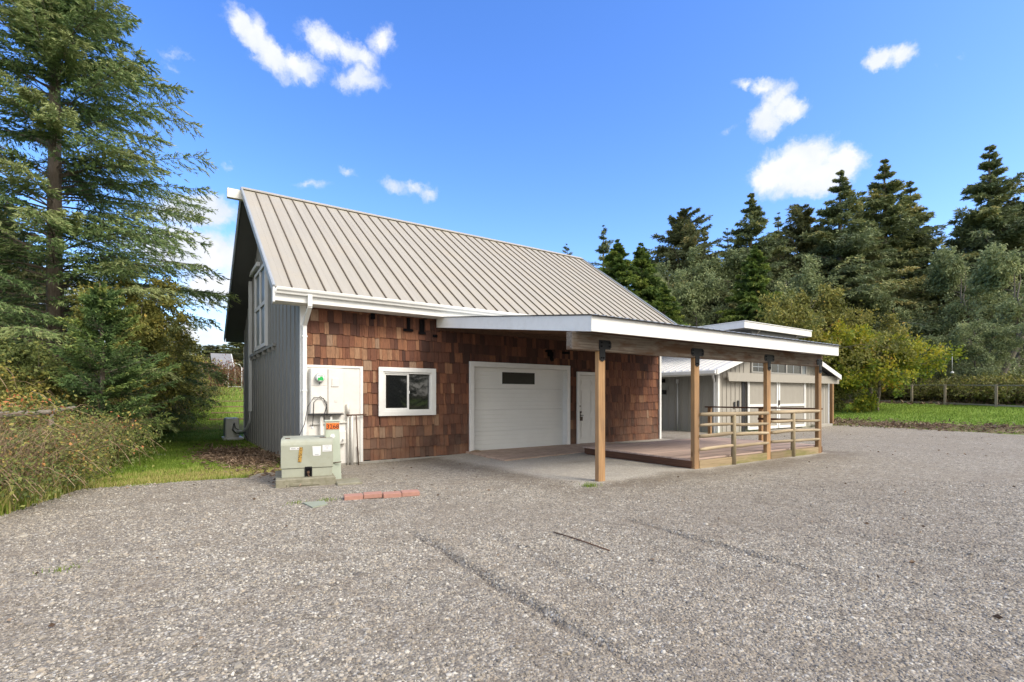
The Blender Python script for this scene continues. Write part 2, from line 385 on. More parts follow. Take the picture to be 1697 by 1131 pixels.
# open ground: grass, dirt, straw by attribute and noise
m, t, b = newmat('ground')
g = t.n('ShaderNodeNewGeometry'); P = g.outputs['Position']
n1 = t.noise(P, .8, 6, .62); n2 = t.noise(P, 11, 5, .7); n3 = t.noise(P, 60, 3, .7)
gc = t.mix(t.rng(n1, .35, .65), (.12, .20, .028), (.20, .29, .045))
gc = t.mix(t.m('MULTIPLY', t.rng(n2, .5, .7), .45), gc, (.24, .26, .07, 1))
gc = t.mix(t.rng(n3, .55, .75, 0, .5), gc, (.05, .085, .015, 1))
dc = t.mix(t.rng(n2, .35, .65), (.10, .070, .045), (.215, .155, .105))
dc = t.mix(t.rng(n3, .55, .7, 0, .6), dc, (.30, .23, .165, 1))
a = t.n('ShaderNodeAttribute', attribute_name='dirt')
f = t.rng(t.m('ADD', a.outputs['Fac'], t.m('MULTIPLY', t.m('SUBTRACT', n2, .5), 1.3)), .4, .62)
c = t.mix(f, gc, dc)
t.l(c, b.inputs['Base Color']); b.inputs['Roughness'].default_value = .95; b.inputs['Specular IOR Level'].default_value = .1
bp = t.n('ShaderNodeBump'); bp.inputs['Strength'].default_value = .9; bp.inputs['Distance'].default_value = .03
t.l(t.m('ADD', n2, t.m('MULTIPLY', n3, .5)), bp.inputs['Height']); t.l(bp.outputs[0], b.inputs['Normal'])
M['ground'] = m
# yellow and black hazard strip
m, t, b = newmat('hazard_strip'); tcn = t.n('ShaderNodeTexCoord')
v = t.n('ShaderNodeTexVoronoi'); v.inputs['Scale'].default_value = 55; t.l(tcn.outputs['Object'], v.inputs['Vector'])
t.l(t.ramp(v.outputs['Distance'], [(.35, (.05, .035, .02)), (.45, (.42, .25, .05))]), b.inputs['Base Color']); M['hazard'] = m

# ---------------------------------------------------------------- builders
WO = {}                                             # world origin of each root / part

def put(o, parent=None):
    COL.objects.link(o)
    if parent is not None: o.parent = parent
    return o

def thing(name, label, cat, loc=(0, 0, 0), rz=0, group=None):
    o = bpy.data.objects.new(name, None); o.empty_display_size = .2
    put(o); o.location = loc; o.rotation_euler = (0, 0, rz)
    o['label'] = label; o['category'] = cat
    if group: o['group'] = group
    WO[o.name] = Vector((0, 0, 0)) if rz else Vector(loc)       # rotated things are built in their own coordinates
    return o

def tagthing(o, label, cat, group=None):
    o['label'] = label; o['category'] = cat
    if group: o['group'] = group
    return o

class MB:
    def __init__(s): s.b = bmesh.new(); s.mi = 0
    def box(s, x0, x1, y0, y1, z0, z1, bev=0, mi=None):
        M4 = Matrix.Translation(((x0 + x1) / 2, (y0 + y1) / 2, (z0 + z1) / 2)) @ Matrix.Diagonal((abs(x1 - x0), abs(y1 - y0), abs(z1 - z0), 1))
        r = bmesh.ops.create_cube(s.b, size=1, matrix=M4)
        fs = {f for v in r['verts'] for f in v.link_faces}
        if mi is not None:
            for f in fs: f.material_index = mi
        if bev:
            es = list({e for v in r['verts'] for e in v.link_edges})
            bmesh.ops.bevel(s.b, geom=es, offset=bev, segments=1, affect='EDGES', profile=.5)
        return s
    def bar(s, p, q, w, h, up=(0, 0, 1), mi=None):
        p, q = Vector(p), Vector(q); d = (q - p); L = d.length; d.normalize()
        side = d.cross(Vector(up)); side.normalize(); u = side.cross(d)
        vs = []
        for e in (p, q):
            for a, b_ in ((-1, -1), (1, -1), (1, 1), (-1, 1)):
                vs.append(s.b.verts.new(e + side * a * w / 2 + u * b_ * h / 2))
        for f in ((3, 2, 1, 0), (4, 5, 6, 7), (0, 1, 5, 4), (1, 2, 6, 5), (2, 3, 7, 6), (3, 0, 4, 7)):
            ff = s.b.faces.new([vs[i] for i in f])
            if mi is not None: ff.material_index = mi
        return s
    def tube(s, pts, r, n=8, smooth=True, cap=True, r1=None):
        pts = [Vector(p) for p in pts]; rings = []
        for i, p in enumerate(pts):
            a = pts[max(0, i - 1)]; b_ = pts[min(len(pts) - 1, i + 1)]
            d = (b_ - a).normalized()
            ref = Vector((0, 0, 1)) if abs(d.z) < .9 else Vector((1, 0, 0))
            u = d.cross(ref).normalized(); v = d.cross(u)
            if isinstance(r, (list, tuple)): rr = r[i]
            else: rr = r if r1 is None else r + (r1 - r) * i / (len(pts) - 1)
            rings.append([s.b.verts.new(p + (u * math.cos(2 * math.pi * k / n) + v * math.sin(2 * math.pi * k / n)) * rr) for k in range(n)])
        for A, B in zip(rings, rings[1:]):
            for k in range(n):
                f = s.b.faces.new((A[k], A[(k + 1) % n], B[(k + 1) % n], B[k])); f.smooth = smooth
        if cap:
            s.b.faces.new(rings[0][::-1]); s.b.faces.new(rings[-1])
        return s
    def prism(s, prof, axis, a, b_, smooth=False):
        """2-D profile extruded along an axis; profile is in the two other coordinates"""
        def mk(p, t):
            if axis == 'X': return (t, p[0], p[1])
            if axis == 'Y': return (p[0], t, p[1])
            return (p[0], p[1], t)
        A = [s.b.verts.new(mk(p, a)) for p in prof]; B = [s.b.verts.new(mk(p, b_)) for p in prof]
        n = len(prof)
        for k in range(n):
            f = s.b.faces.new((A[k], A[(k + 1) % n], B[(k + 1) % n], B[k])); f.smooth = smooth
        s.b.faces.new(A[::-1]); s.b.faces.new(B)
        return s
    def mesh(s, name, mats, origin=(0, 0, 0)):
        bmesh.ops.recalc_face_normals(s.b, faces=s.b.faces)
        bmesh.ops.translate(s.b, verts=s.b.verts, vec=-Vector(origin))
        me = bpy.data.meshes.new(name); s.b.to_mesh(me); s.b.free()
        for mm in (mats if isinstance(mats, (list, tuple)) else [mats]): me.materials.append(M[mm] if isinstance(mm, str) else mm)
        return me

def build(name, mb, mats, parent=None, label=None, structure=False, origin=None):
    """mb holds world coordinates (or the thing's own when it is rotated)"""
    po = WO[parent.name] if parent is not None else Vector((0, 0, 0))
    og = Vector(origin) if origin is not None else po.copy()
    me = mb.mesh(name, mats, og)
    o = bpy.data.objects.new(name, me); put(o, parent); o.location = og - po
    WO[o.name] = og
    if label: o['label'] = label
    if structure: o['kind'] = 'structure'
    return o

def boxpart(name, parent, mats, *bx, bev=.003, label=None):
    mb = MB(); mb.box(*bx, bev=bev); return build(name, mb, mats, parent, label)

def npmesh(name, V, F, mats, tint=None, smooth=False):
    """F: (n,3) or (n,4) int array"""
    me = bpy.data.meshes.new(name); V = np.ascontiguousarray(V, dtype=np.float32); F = np.ascontiguousarray(F, dtype=np.int32)
    k = F.shape[1]
    me.vertices.add(len(V)); me.vertices.foreach_set('co', V.ravel())
    me.loops.add(F.size); me.loops.foreach_set('vertex_index', F.ravel())
    me.polygons.add(len(F)); me.polygons.foreach_set('loop_start', np.arange(0, F.size, k, dtype=np.int32))
    me.polygons.foreach_set('use_smooth', np.full(len(F), bool(smooth)))
    if tint is not None:
        a = me.attributes.new('tint', 'FLOAT', 'FACE'); a.data.foreach_set('value', np.ascontiguousarray(np.clip(tint, 0, 1), dtype=np.float32))
    me.update(calc_edges=True)
    for mm in (mats if isinstance(mats, (list, tuple)) else [mats]): me.materials.append(M[mm])
    return me

def nrm(a): return a / np.maximum(np.linalg.norm(a, axis=-1, keepdims=True), 1e-9)

def leaves(P, D, L, Wd, rg):
    """diamond leaf cards: base P, direction D, random roll -> V, F"""
    n = len(P); D = nrm(D); rnd = nrm(rg.normal(size=(n, 3))); S = nrm(np.cross(D, rnd))
    L = np.broadcast_to(L, (n,))[:, None]; Wd = np.broadcast_to(Wd, (n,))[:, None]
    up = np.cross(S, D) * L * .12
    V = np.empty((n, 4, 3)); V[:, 0] = P; V[:, 1] = P + D * L * .45 + S * Wd * .5 + up; V[:, 2] = P + D * L; V[:, 3] = P + D * L * .45 - S * Wd * .5 + up
    F = np.arange(n * 4).reshape(n, 4)
    return V.reshape(-1, 3), F

def sticks(P0, P1, r0, r1, k=3):
    """tapered prisms for many segments at once"""
    n = len(P0); D = nrm(P1 - P0); ref = np.where(np.abs(D[:, 2:3]) < .9, np.array([[0, 0, 1.]]), np.array([[1., 0, 0]]))
    U = nrm(np.cross(D, ref)); Vv = np.cross(D, U)
    ang = 2 * np.pi * np.arange(k) / k
    C = U[:, None] * np.cos(ang)[None, :, None] + Vv[:, None] * np.sin(ang)[None, :, None]
    r0 = np.broadcast_to(r0, (n,))[:, None, None]; r1 = np.broadcast_to(r1, (n,))[:, None, None]
    V = np.concatenate([P0[:, None] + C * r0, P1[:, None] + C * r1], 1).reshape(-1, 3)
    b0 = (np.arange(n) * 2 * k)[:, None]
    i = np.arange(k); j = (i + 1) % k
    F = np.stack([b0 + i, b0 + j, b0 + k + j, b0 + k + i], -1).reshape(-1, 4)
    return V, F

def join(*vf):
    Vs, Fs, o = [], [], 0
    for V, F in vf: Vs.append(V); Fs.append(F + o); o += len(V)
    return np.concatenate(Vs), np.concatenate(Fs)

# ---------------------------------------------------------------- terrain
def sstep(a, b_, x): t_ = np.clip((x - a) / (b_ - a), 0, 1); return t_ * t_ * (3 - 2 * t_)

def height(x, y):
    x = np.asarray(x, float); y = np.asarray(y, float)
    left = np.interp(y, [-30, 4, 9, 11.5, 13, 16, 25, 40, 90, 400], [0, 0, 0, .14, .46, 1.2, 1.7, 2.5, 3.2, 6])
    wl = 1 - sstep(1.5, 13, x)
    rt = np.interp(x, [0, 25, 30, 38, 50, 120, 500], [0, 0, .08, .35, 1.0, 1.6, 5])
    bk = np.interp(y, [0, 12, 30, 60, 400], [0, 0, .6, 1.4, 5]) * (1 - wl)
    drop = -.09 * np.exp(-((y - .4) / 2.0) ** 2) * sstep(-1.6, 0, x) * (1 - sstep(1.5, 5, x))
    side = -.10 * sstep(1.0, 3.5, y) * (1 - sstep(9, 11, y)) * (1 - sstep(.5, 2, np.abs(x + .2)))
    bank = .35 * sstep(-3.3, -5.5, x) * sstep(-6, 0, y)
    und = .03 * np.sin(x * .9 + 1.3 * np.sin(y * .5)) * np.sin(y * .7 + .4) * sstep(25, 32, np.hypot(x - 3, y + 3))
    return left * wl + np.maximum(rt, bk) + drop + side + bank + und

def axis(a, b_, fine0, fine1, step, far):
    c = np.arange(fine0, fine1 + 1e-6, step)
    lo = [fine0]; s_ = step
    while lo[-1] > a: s_ *= 1.25; lo.append(lo[-1] - s_)
    hi = [fine1]; s_ = step
    while hi[-1] < b_: s_ *= 1.25; hi.append(hi[-1] + s_)
    return np.concatenate([np.array(lo[1:])[::-1], c, np.array(hi[1:])])

def grid(xs, ys):
    X, Y = np.meshgrid(xs, ys); nx, ny = len(xs), len(ys)
    i = np.arange(nx - 1)[None, :] + nx * np.arange(ny - 1)[:, None]
    F = np.stack([i, i + 1, i + 1 + nx, i + nx], -1).reshape(-1, 4)
    return X.ravel(), Y.ravel(), F

def vnoise(x, y, s, seed=0):
    r_ = np.random.default_rng(seed); out = 0
    for k in range(6):
        a, b_, p = r_.uniform(-1, 1, 3); q = 2 ** (k * .5)
        out = out + np.sin(x * s * q * (a * 2) + y * s * q * (b_ * 2) + p * 9 + 1.5 * np.sin(y * s * a * 3 + k)) / (k * .5 + 1)
    return out / 3

POLY = np.array([(-9.5, -7.4), (-5.6, -4.7), (-3.95, -3.3), (-3.35, -1.1), (-2.2, -1.05), (-1.1, -1.3), (-.85, -.6), (-.02, -.2), (0.3, .35), (11.25, .35), (11.3, 12), (15.0, 12), (15.0, .45),
                 (24.3, .5), (25.6, -.2), (24.0, -3.6), (23.4, -6.2), (22.0, -12), (20, -45), (-40, -45), (-30, -18)])
def sdf(px, py, poly):
    d = np.full(px.shape, 1e9); ins = np.zeros(px.shape, bool); n = len(poly)
    for i in range(n):
        a0, b0 = poly[i], poly[(i + 1) % n]; ex, ey = b0 - a0
        tt = np.clip(((px - a0[0]) * ex + (py - a0[1]) * ey) / (ex * ex + ey * ey), 0, 1)
        d = np.minimum(d, np.hypot(px - a0[0] - tt * ex, py - a0[1] - tt * ey))
        cnd = ((a0[1] > py) != (b0[1] > py)) & (px < (b0[0] - a0[0]) * (py - a0[1]) / ((b0[1] - a0[1]) if b0[1] != a0[1] else 1e-9) + a0[0])
        ins ^= cnd
    return np.where(ins, d, -d)
xs = axis(-900, 1200, -14, 56, .4, 0); ys = axis(-700, 1200, -14, 30, .4, 0)
X, Y, F = grid(xs, ys)
Z = height(X, Y)
Z = Z - .14 * sstep(.45, 1.2, sdf(X, Y, POLY))          # the soil lies lower under the gravel layer
dirt = np.zeros_like(X)
dirt += np.exp(-(((X + .9) / 1.1) ** 2 + ((Y - 3.4) / 3.4) ** 2)) * .95           # bare soil by the side wall
dirt += .75 * np.exp(-(((X + 1.6) / 1.5) ** 2 + ((Y + .35) / .7) ** 2)) + .25 * vnoise(X, Y, 1.6, 91) * (X < 0) * (Y < 12)
dirt += sstep(-2.6, -3.6, X) * .55 * (Y < 16)                                     # under the brambles
dirt += np.exp(-((Y - 11.6) / 1.5) ** 2) * .55 * (X < 2) * (X > -8)
edge = 24.2 + .35 * (Y + 2) * (Y < -2) * .3
strip = sstep(23.2, 24.4, X) * (1 - sstep(28.0, 32.0, X + .5 * vnoise(X, Y, .6, 3)))
dirt += strip * np.where(Y < 10, .62, .2)
dirt += sstep(46.5, 49, X) * .6
dirt += sstep(13, 15, X) * (X < 26) * (Y > -1) * .3
me = npmesh('ground', np.stack([X, Y, Z], 1), F, 'ground', smooth=True)
a = me.attributes.new('dirt', 'FLOAT', 'POINT'); a.data.foreach_set('value', np.clip(dirt, 0, 1).astype(np.float32))
ground = bpy.data.objects.new('ground', me); put(ground); ground['kind'] = 'structure'

# gravel yard: its own sheet, dipping under the soil at an uneven edge
xs = axis(-46, 28, -9, 26.4, .16, 0); xs = np.unique(np.concatenate([xs[(xs < -.9) | (xs > 3.9)], np.arange(-.9, 3.9, .03)])); ys = axis(-50, 14, -11.5, 1.2, .10, 0)
X, Y, F = grid(xs, ys)
S = sdf(X, Y, POLY) + .16 * vnoise(X, Y, 2.2, 5) + .07 * vnoise(X, Y, 8, 6)
und = .006 * vnoise(X, Y, 2.5, 8) + .004 * vnoise(X, Y, 7, 9)
def ruts(X, Y):
  rut = np.zeros_like(X)
  for cx_, w_, y0_, y1_, dp in ((-.24, .028, -9.2, -6.0, .020), (1.97, .035, -9.1, -6.8, .016), (.35, .05, -8.8, -6.4, .010), (1.45, .12, -9.0, -7.6, .012), (3.4, .06, -10.2, -8.4, .014)):
    xx = X - cx_ - .03 * np.sin(Y * 1.7) - .012 * np.sin(Y * 9)
    rut += -dp * np.exp(-(xx / w_) ** 2) * sstep(y0_ - .3, y0_ + .3, Y) * (1 - sstep(y1_ - .4, y1_ + .2, Y)) + dp * .7 * np.exp(-((xx - .1) / .07) ** 2) * sstep(y0_, y0_ + .6, Y) * (1 - sstep(y1_ - .6, y1_, Y))
  return rut
rut = 1.5 * ruts(X, Y)
Z = height(X, Y) + .022 + und + rut - .35 * np.clip(.04 - S, 0, .3)
keep = (S > -.25)
kf = keep[F].all(1)
me = npmesh('gravel_yard', np.stack([X, Y, Z], 1), F[kf], 'gravel', smooth=True)
can = np.minimum(np.minimum(X - 2.9, 11.2 - X), np.minimum(Y + 5.15, .2 - Y))
wob = .18 * vnoise(X, Y, 2.0, 12)
dry = sstep(-.1, .28, can + wob)
damp = np.exp(-((can + wob + .28) / .34) ** 2) * (X < 12.5) + .25 * sstep(.3, .9, vnoise(X, Y, .5, 14))
damp += .9 * np.exp(-(((X - 4.9) / .45) ** 2 + ((Y + 2.9) / .16) ** 2))
damp += np.clip(-rut / .014, 0, 1) * (.55 + .5 * vnoise(X, Y, 3.0, 44))
for nm, arr in (('dry', dry), ('damp', damp)):
    a = me.attributes.new(nm, 'FLOAT', 'POINT'); a.data.foreach_set('value', np.clip(arr, 0, 1.7).astype(np.float32))
gy = bpy.data.objects.new('gravel_yard', me); put(gy); gy['kind'] = 'structure'

def gz(x, y): return float(height(x, y)) + .022 if sdf(np.array([x]), np.array([y]), POLY)[0] > 0 else float(height(x, y))

# ---------------------------------------------------------------- barn
barn = thing('barn', 'large barn with steep tan standing-seam roof, cedar shingle front and grey batten gable end', 'barn', (5.5, 4.7, 0))
L, WD = 11.06, 9.49
OH, EO, ZR, ZE = .571, .441, 7.127, 3.494
SL = (ZR - ZE) / (WD / 2 + EO)
def roofz(y): return ZE + (y + EO) * SL if y <= WD / 2 else ZE + (WD + EO - y) * SL
# front wall core with openings (window, garage, door)
fw = MB()
y0, y1 = .03, .18
segs = [(0.05, 1.72, 0, 3.25), (1.72, 2.9, 0, 1.06), (1.72, 2.9, 1.96, 3.25), (2.9, 4.02, 0, 3.25), (4.02, 7.05, 2.16, 3.25), (7.05, 7.515, 0, 3.25), (7.515, 8.43, 2.03, 3.25), (8.43, 11.04, 0, 3.25)]
for sg in segs: fw.box(sg[0], sg[1], y0, y1, sg[2] if sg[2] else -.06, sg[3])
front = build('front_wall', fw, 'tar', barn, 'cedar shingle front wall')
# foundation strip
for fb in ((.02, 3.9, -.055, .03, -.3, -.015), (8.55, 11.04, -.03, .03, -.3, -.03)):
    mb = MB(); mb.box(*fb, bev=.006); build('foundation', mb, 'concrete', barn)
# other walls
mb = MB()
mb.b.faces.new([mb.b.verts.new(p) for p in ((0, 0.05, -.2), (0, WD, -.2), (0, WD, roofz(WD) - .12), (0, WD / 2, ZR - .12), (0, 0.05, roofz(0) - .12))])
mb.box(.05, L, WD - .15, WD, -.2, roofz(WD) - .15)
mb.b.faces.new([mb.b.verts.new(p) for p in ((L, 0.05, -.2), (L, WD, -.2), (L, WD, roofz(WD) - .12), (L, WD / 2, ZR - .12), (L, 0.05, roofz(0) - .12))])
build('wall', mb, 'grey', barn)
gable = bpy.data.objects['wall']
# battens on the gable end
bat = {}
yb = .12; k = 0
while yb < WD - .05:
    top = roofz(yb) - .16; bot = -.14
    segs = [(bot, top)]
    if 4.15 < yb < 6.3: segs = [(bot, 2.72), (5.22, top)]
    for z0_, z1_ in segs:
        if z1_ - z0_ < .1: continue
        mb = MB(); mb.box(-.022, -.001, yb - .019, yb + .019, z0_, z1_)
        build('batten', mb, 'grey', gable)
    yb += .46 if k % 1 == 0 else .4; k += 1
# flat boards between: slight steps so the sheet reads as separate boards
# corner trims
mb = MB(); mb.box(-.024, .095, -.036, .029, -.03, 3.28, bev=.003); build('corner_board', mb, 'white', barn)
mb = MB(); mb.box(11.0, 11.085, -.036, .05, -.02, 3.2, bev=.003); build('corner_board', mb, 'white', barn)
mb = MB(); mb.box(-.025, .03, WD - .04, WD + .02, -.1, 3.2, bev=.003); build('corner_board', mb, 'white', barn)

# shingles ------------------------------------------------
OPEN = [(0.07, 1.25, -9, 2.03), (1.64, 2.97, .99, 2.03), (3.95, 7.12, -9, 2.24), (7.45, 8.5, -9, 2.09), (-1, .09, -9, 9), (11.0, 12, -9, 9)]
PATCH = [(3.0, 3.035, 2.93, 3.3), (3.3, 3.36, 2.86, 3.3)]
ROW = .247
cells = []
rs = random.Random(5)
for r in range(14):
    zb0 = -.012 + r * ROW
    x = .0 - rs.uniform(0, .1)
    while x < 11.05:
        w_ = rs.choice([.075, .09, .1, .12, .13, .15, .17, .2, .22]) * rs.uniform(.80, 1.0)
        xa, xb = x, x + w_; x = xb
        cells.append((r, xa, xb, zb0))
rs2 = np.random.default_rng(4)
def shingle_tint(x, z):  # darker under the carport roof: its shade painted in with the weathering
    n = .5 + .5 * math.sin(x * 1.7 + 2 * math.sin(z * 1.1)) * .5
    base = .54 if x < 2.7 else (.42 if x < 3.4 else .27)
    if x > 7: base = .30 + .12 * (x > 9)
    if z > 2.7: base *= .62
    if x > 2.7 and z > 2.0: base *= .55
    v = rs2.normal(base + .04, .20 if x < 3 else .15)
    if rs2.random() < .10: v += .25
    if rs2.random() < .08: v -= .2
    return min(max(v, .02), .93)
sh = []
for (r, xa, xb, z0_) in cells:
    pieces = [(xa, xb)]
    cut = sorted({o[0] for o in OPEN} | {o[1] for o in OPEN})
    for cx_ in cut:
        pieces = [q for p in pieces for q in (((p[0], cx_), (cx_, p[1])) if p[0] + .012 < cx_ < p[1] - .012 else (p,))]
    for pa, pb in pieces:
        if pb - pa < .02: continue
        cm = (pa + pb) / 2; zz0 = z0_ + rs2.normal(0, .008); zz1 = z0_ + ROW + .035; skip = False
        for o in OPEN:
            if o[0] < cm < o[1]:
                if zz1 <= o[3] and zz0 >= o[2]: skip = True
                elif zz0 < o[3] < zz1: zz0 = o[3]
                elif zz0 < o[2] < zz1: zz1 = o[2]
        if skip or cm < .09 or cm > 11.0: continue
        zz1 = min(zz1, 3.27)
        if zz1 - zz0 < .04: continue
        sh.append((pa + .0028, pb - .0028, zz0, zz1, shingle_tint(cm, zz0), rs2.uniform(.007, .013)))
def shingle_geo(p):
    xa, xb, za, zb_, tn, th = p
    yb_ = .03; yt = yb_ - .006; y_b = yb_ - .020 - th
    tl = (rs2.random() - .5) * .006
    V = [(xa, y_b, za + tl), (xb, y_b, za - tl), (xb, yt - .004, zb_), (xa, yt - .004, zb_), (xa, yb_, za + tl), (xb, yb_, za - tl), (xb, yb_, zb_), (xa, yb_, zb_)]
    Fc = [(0, 1, 2, 3), (0, 4, 5, 1), (0, 3, 7, 4), (1, 5, 6, 2), (3, 2, 6, 7)]
    return V, Fc
sh.sort(key=lambda p: math.hypot(p[0] + 2.2, 10.88) - (0 if p[3] < 3.1 else -3))
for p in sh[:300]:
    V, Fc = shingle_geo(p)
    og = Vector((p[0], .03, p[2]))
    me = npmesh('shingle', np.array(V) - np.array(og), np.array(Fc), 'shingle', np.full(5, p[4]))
    o = bpy.data.objects.new('shingle', me); put(o, front); o.location = og - WO[front.name]
VF = []; T = []
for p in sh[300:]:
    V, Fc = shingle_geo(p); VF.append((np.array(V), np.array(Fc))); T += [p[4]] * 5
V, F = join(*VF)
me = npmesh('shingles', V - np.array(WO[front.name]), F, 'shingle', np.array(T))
o = bpy.data.objects.new('shingles', me); put(o, front); o['kind'] = 'stuff'
# bare underlay where shingles were left out round old brackets
for xa, xb, za, zb_ in ((2.28, 2.35, 2.94, 3.2), (2.19, 2.43, 2.89, 2.945), (2.59, 2.70, 2.90, 3.2), (2.57, 2.74, 2.85, 2.905), (1.44, 1.53, 3.1, 3.22), (2.93, 3.04, 2.80, 2.86), (6.3, 6.52, 2.62, 2.68), (6.9, 7.15, 2.6, 2.66)):
    mb = MB(); mb.box(xa, xb, -.03, .0, za, zb_); build('underlay_patch', mb, 'tar', front)

# roof ----------------------------------------------------
rl = math.hypot(WD / 2 + EO, ZR - ZE)
X1 = 11.87
mb = MB()
for sgn in (0, 1):
    ya, yb_ = (-EO, WD / 2) if sgn == 0 else (WD + EO, WD / 2)
    vs = [(-OH + .02, ya, ZE - .02), (X1 - .02, ya, ZE - .02), (X1 - .02, yb_, ZR - .02), (-OH + .02, yb_, ZR - .02)]
    vb = [(x, y, z - .10) for x, y, z in vs]
    a_ = [mb.b.verts.new(v) for v in vs]; b_ = [mb.b.verts.new(v) for v in vb]
    mb.b.faces.new(a_); mb.b.faces.new(b_[::-1])
    for i in range(4): mb.b.faces.new((a_[i], a_[(i + 1) % 4], b_[(i + 1) % 4], b_[i]))
roof = build('roof', mb, 'soffit', barn)
# front slope panels, each a piece: flat pan and one raised seam
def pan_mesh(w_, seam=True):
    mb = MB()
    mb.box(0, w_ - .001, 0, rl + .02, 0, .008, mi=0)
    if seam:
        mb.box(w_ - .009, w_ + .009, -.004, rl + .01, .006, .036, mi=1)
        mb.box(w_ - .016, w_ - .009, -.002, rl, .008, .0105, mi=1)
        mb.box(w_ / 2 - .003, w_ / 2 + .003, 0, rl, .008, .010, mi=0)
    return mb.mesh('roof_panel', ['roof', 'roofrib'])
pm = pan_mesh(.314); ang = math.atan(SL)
xk = -OH + .006; k = 0
while xk < X1 - .05:
    w_ = min(.314, X1 - xk)
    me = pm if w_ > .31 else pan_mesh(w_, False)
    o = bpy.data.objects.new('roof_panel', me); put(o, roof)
    o.location = Vector((xk, -EO - .015, ZE - .012)) - WO[roof.name]; o.rotation_euler = (ang, 0, 0)
    xk += .314
# back slope
mb = MB(); me = None
for i in range(20):
    xa = -OH + .02 + i * .62
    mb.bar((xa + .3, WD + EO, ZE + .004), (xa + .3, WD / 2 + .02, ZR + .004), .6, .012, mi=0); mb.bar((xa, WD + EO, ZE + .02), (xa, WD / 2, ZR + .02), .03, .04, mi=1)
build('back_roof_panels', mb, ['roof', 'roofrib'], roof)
mb = MB()
mb.bar((-OH - .01, WD / 2 - .075, ZR - .005), (X1 + .01, WD / 2 - .075, ZR - .005), .17, .015, up=(0, -math.sin(ang), math.cos(ang)))
mb.bar((-OH - .01, WD / 2 + .075, ZR - .005), (X1 + .01, WD / 2 + .075, ZR - .005), .17, .015, up=(0, math.sin(ang), math.cos(ang)))
build('ridge_cap', mb, 'roof', roof)
# rake boards and trims on both gable ends
for xe, sg in ((-OH, -1), (X1, 1)):
    mb = MB()
    for ya, yb_ in ((-EO - .02, WD / 2), (WD + EO + .02, WD / 2)):
        mb.bar((xe + sg * .012, ya, ZE - .055), (xe + sg * .012, yb_, ZR - .045), .026, .17, up=(0, 0, 1))
    build('rake_board', mb, 'trimgrey', roof)
    mb = MB()
    for ya, yb_ in ((-EO - .03, WD / 2), (WD + EO + .03, WD / 2)):
        mb.bar((xe + sg * .03, ya, ZE - .03), (xe + sg * .03, yb_, ZR - .012), .016, .10, up=(0, 0, 1))
        mb.bar((xe + sg * .01, ya, ZE + .02), (xe + sg * .01, yb_, ZR + .02), .06, .012, up=(0, 0, 1))
    build('rake_trim', mb, 'trimgrey', roof)
boxpart('ridge_beam', barn, 'panelwhite', -.93, -OH + .06, WD / 2 - .075, WD / 2 + .075, 6.80, 7.05)
# eave fascia, rake return, gutter, downspout
mb = MB(); mb.box(-OH + .0, X1, -EO - .012, -EO + .014, 3.225, 3.46, bev=.003)
build('fascia', mb, 'white', barn)
mb = MB(); mb.box(-OH - .03, -OH + .01, -EO - .05, -EO + .06, 3.19, 3.47, bev=.003); build('rake_end', mb, 'white', barn)
mb = MB(); mb.box(-OH + .03, X1 - .02, -EO + .016, .02, 3.235, 3.25); build('soffit', mb, 'panelwhite', barn)
gp = [(-EO - .014, 3.36), (-EO - .075, 3.362), (-EO - .085, 3.395), (-EO - .115, 3.425), (-EO - .125, 3.47), (-EO - .118, 3.478), (-EO - .108, 3.47), (-EO - .10, 3.43), (-EO - .074, 3.40), (-EO - .066, 3.375), (-EO - .02, 3.373), (-EO - .02, 3.478), (-EO - .014, 3.478)]
mb = MB(); mb.prism(gp, 'X', -OH + .03, X1); build('gutter', mb, 'white', barn)
mb = MB()
def rect_pipe(mb, pts, w_, d_):
    for p, q in zip(pts, pts[1:]):
        mb.bar(p, q, w_, d_, up=(0, -1, .01))
rect_pipe(mb, [(.06, -EO - .07, 3.38), (.06, -EO - .07, 3.16), (.05, -.10, 2.86)], .08, .06)
mb.box(.01, .09, -.115, -.055, .02, 2.88, bev=.006)
mb.box(.01, .09, -.21, -.115, .02, .08, bev=.006)
mb.box(0, .10, -.12, -.03, 1.5, 1.53); mb.box(0, .10, -.12, -.03, 2.6, 2.63)
build('downspout', mb, 'white', barn)
# window ---------------------------------------------------
win = MB()
for bx in ((1.609, 2.997, -.045, -.005, 1.953, 2.053), (1.609, 2.997, -.045, -.005, .962, 1.062), (1.609, 1.715, -.045, -.005, 1.062, 1.953), (2.891, 2.997, -.045, -.005, 1.062, 1.953)): win.box(*bx, bev=.004)
window = build('window', win, 'white', barn, 'white vinyl sliding window with dark panes')
fr = MB()
for bx in ((1.715, 2.891, -.02, .10, 1.915, 1.955), (1.715, 2.891, -.035, .10, 1.058, 1.10), (1.713, 1.752, -.02, .10, 1.10, 1.915), (2.852, 2.893, -.02, .10, 1.10, 1.915)): fr.box(*bx, bev=.003)
fr.box(1.752, 2.33, .0, .03, 1.10, 1.135, bev=.003); fr.box(1.752, 2.33, .0, .03, 1.88, 1.915, bev=.003); fr.box(1.752, 1.785, .0, .03, 1.135, 1.88, bev=.003); fr.box(2.29, 2.335, -.004, .035, 1.10, 1.915, bev=.003)
fr.box(2.318, 2.345, -.02, -.004, 1.46, 1.53, bev=.003)
build('sash', fr, 'white', window)
mb = MB(); mb.box(1.76, 2.31, .016, .02, 1.12, 1.9); build('pane', mb, 'glass', window)
mb = MB(); mb.box(2.32, 2.87, .05, .055, 1.09, 1.93); build('pane', mb, 'glass', window)
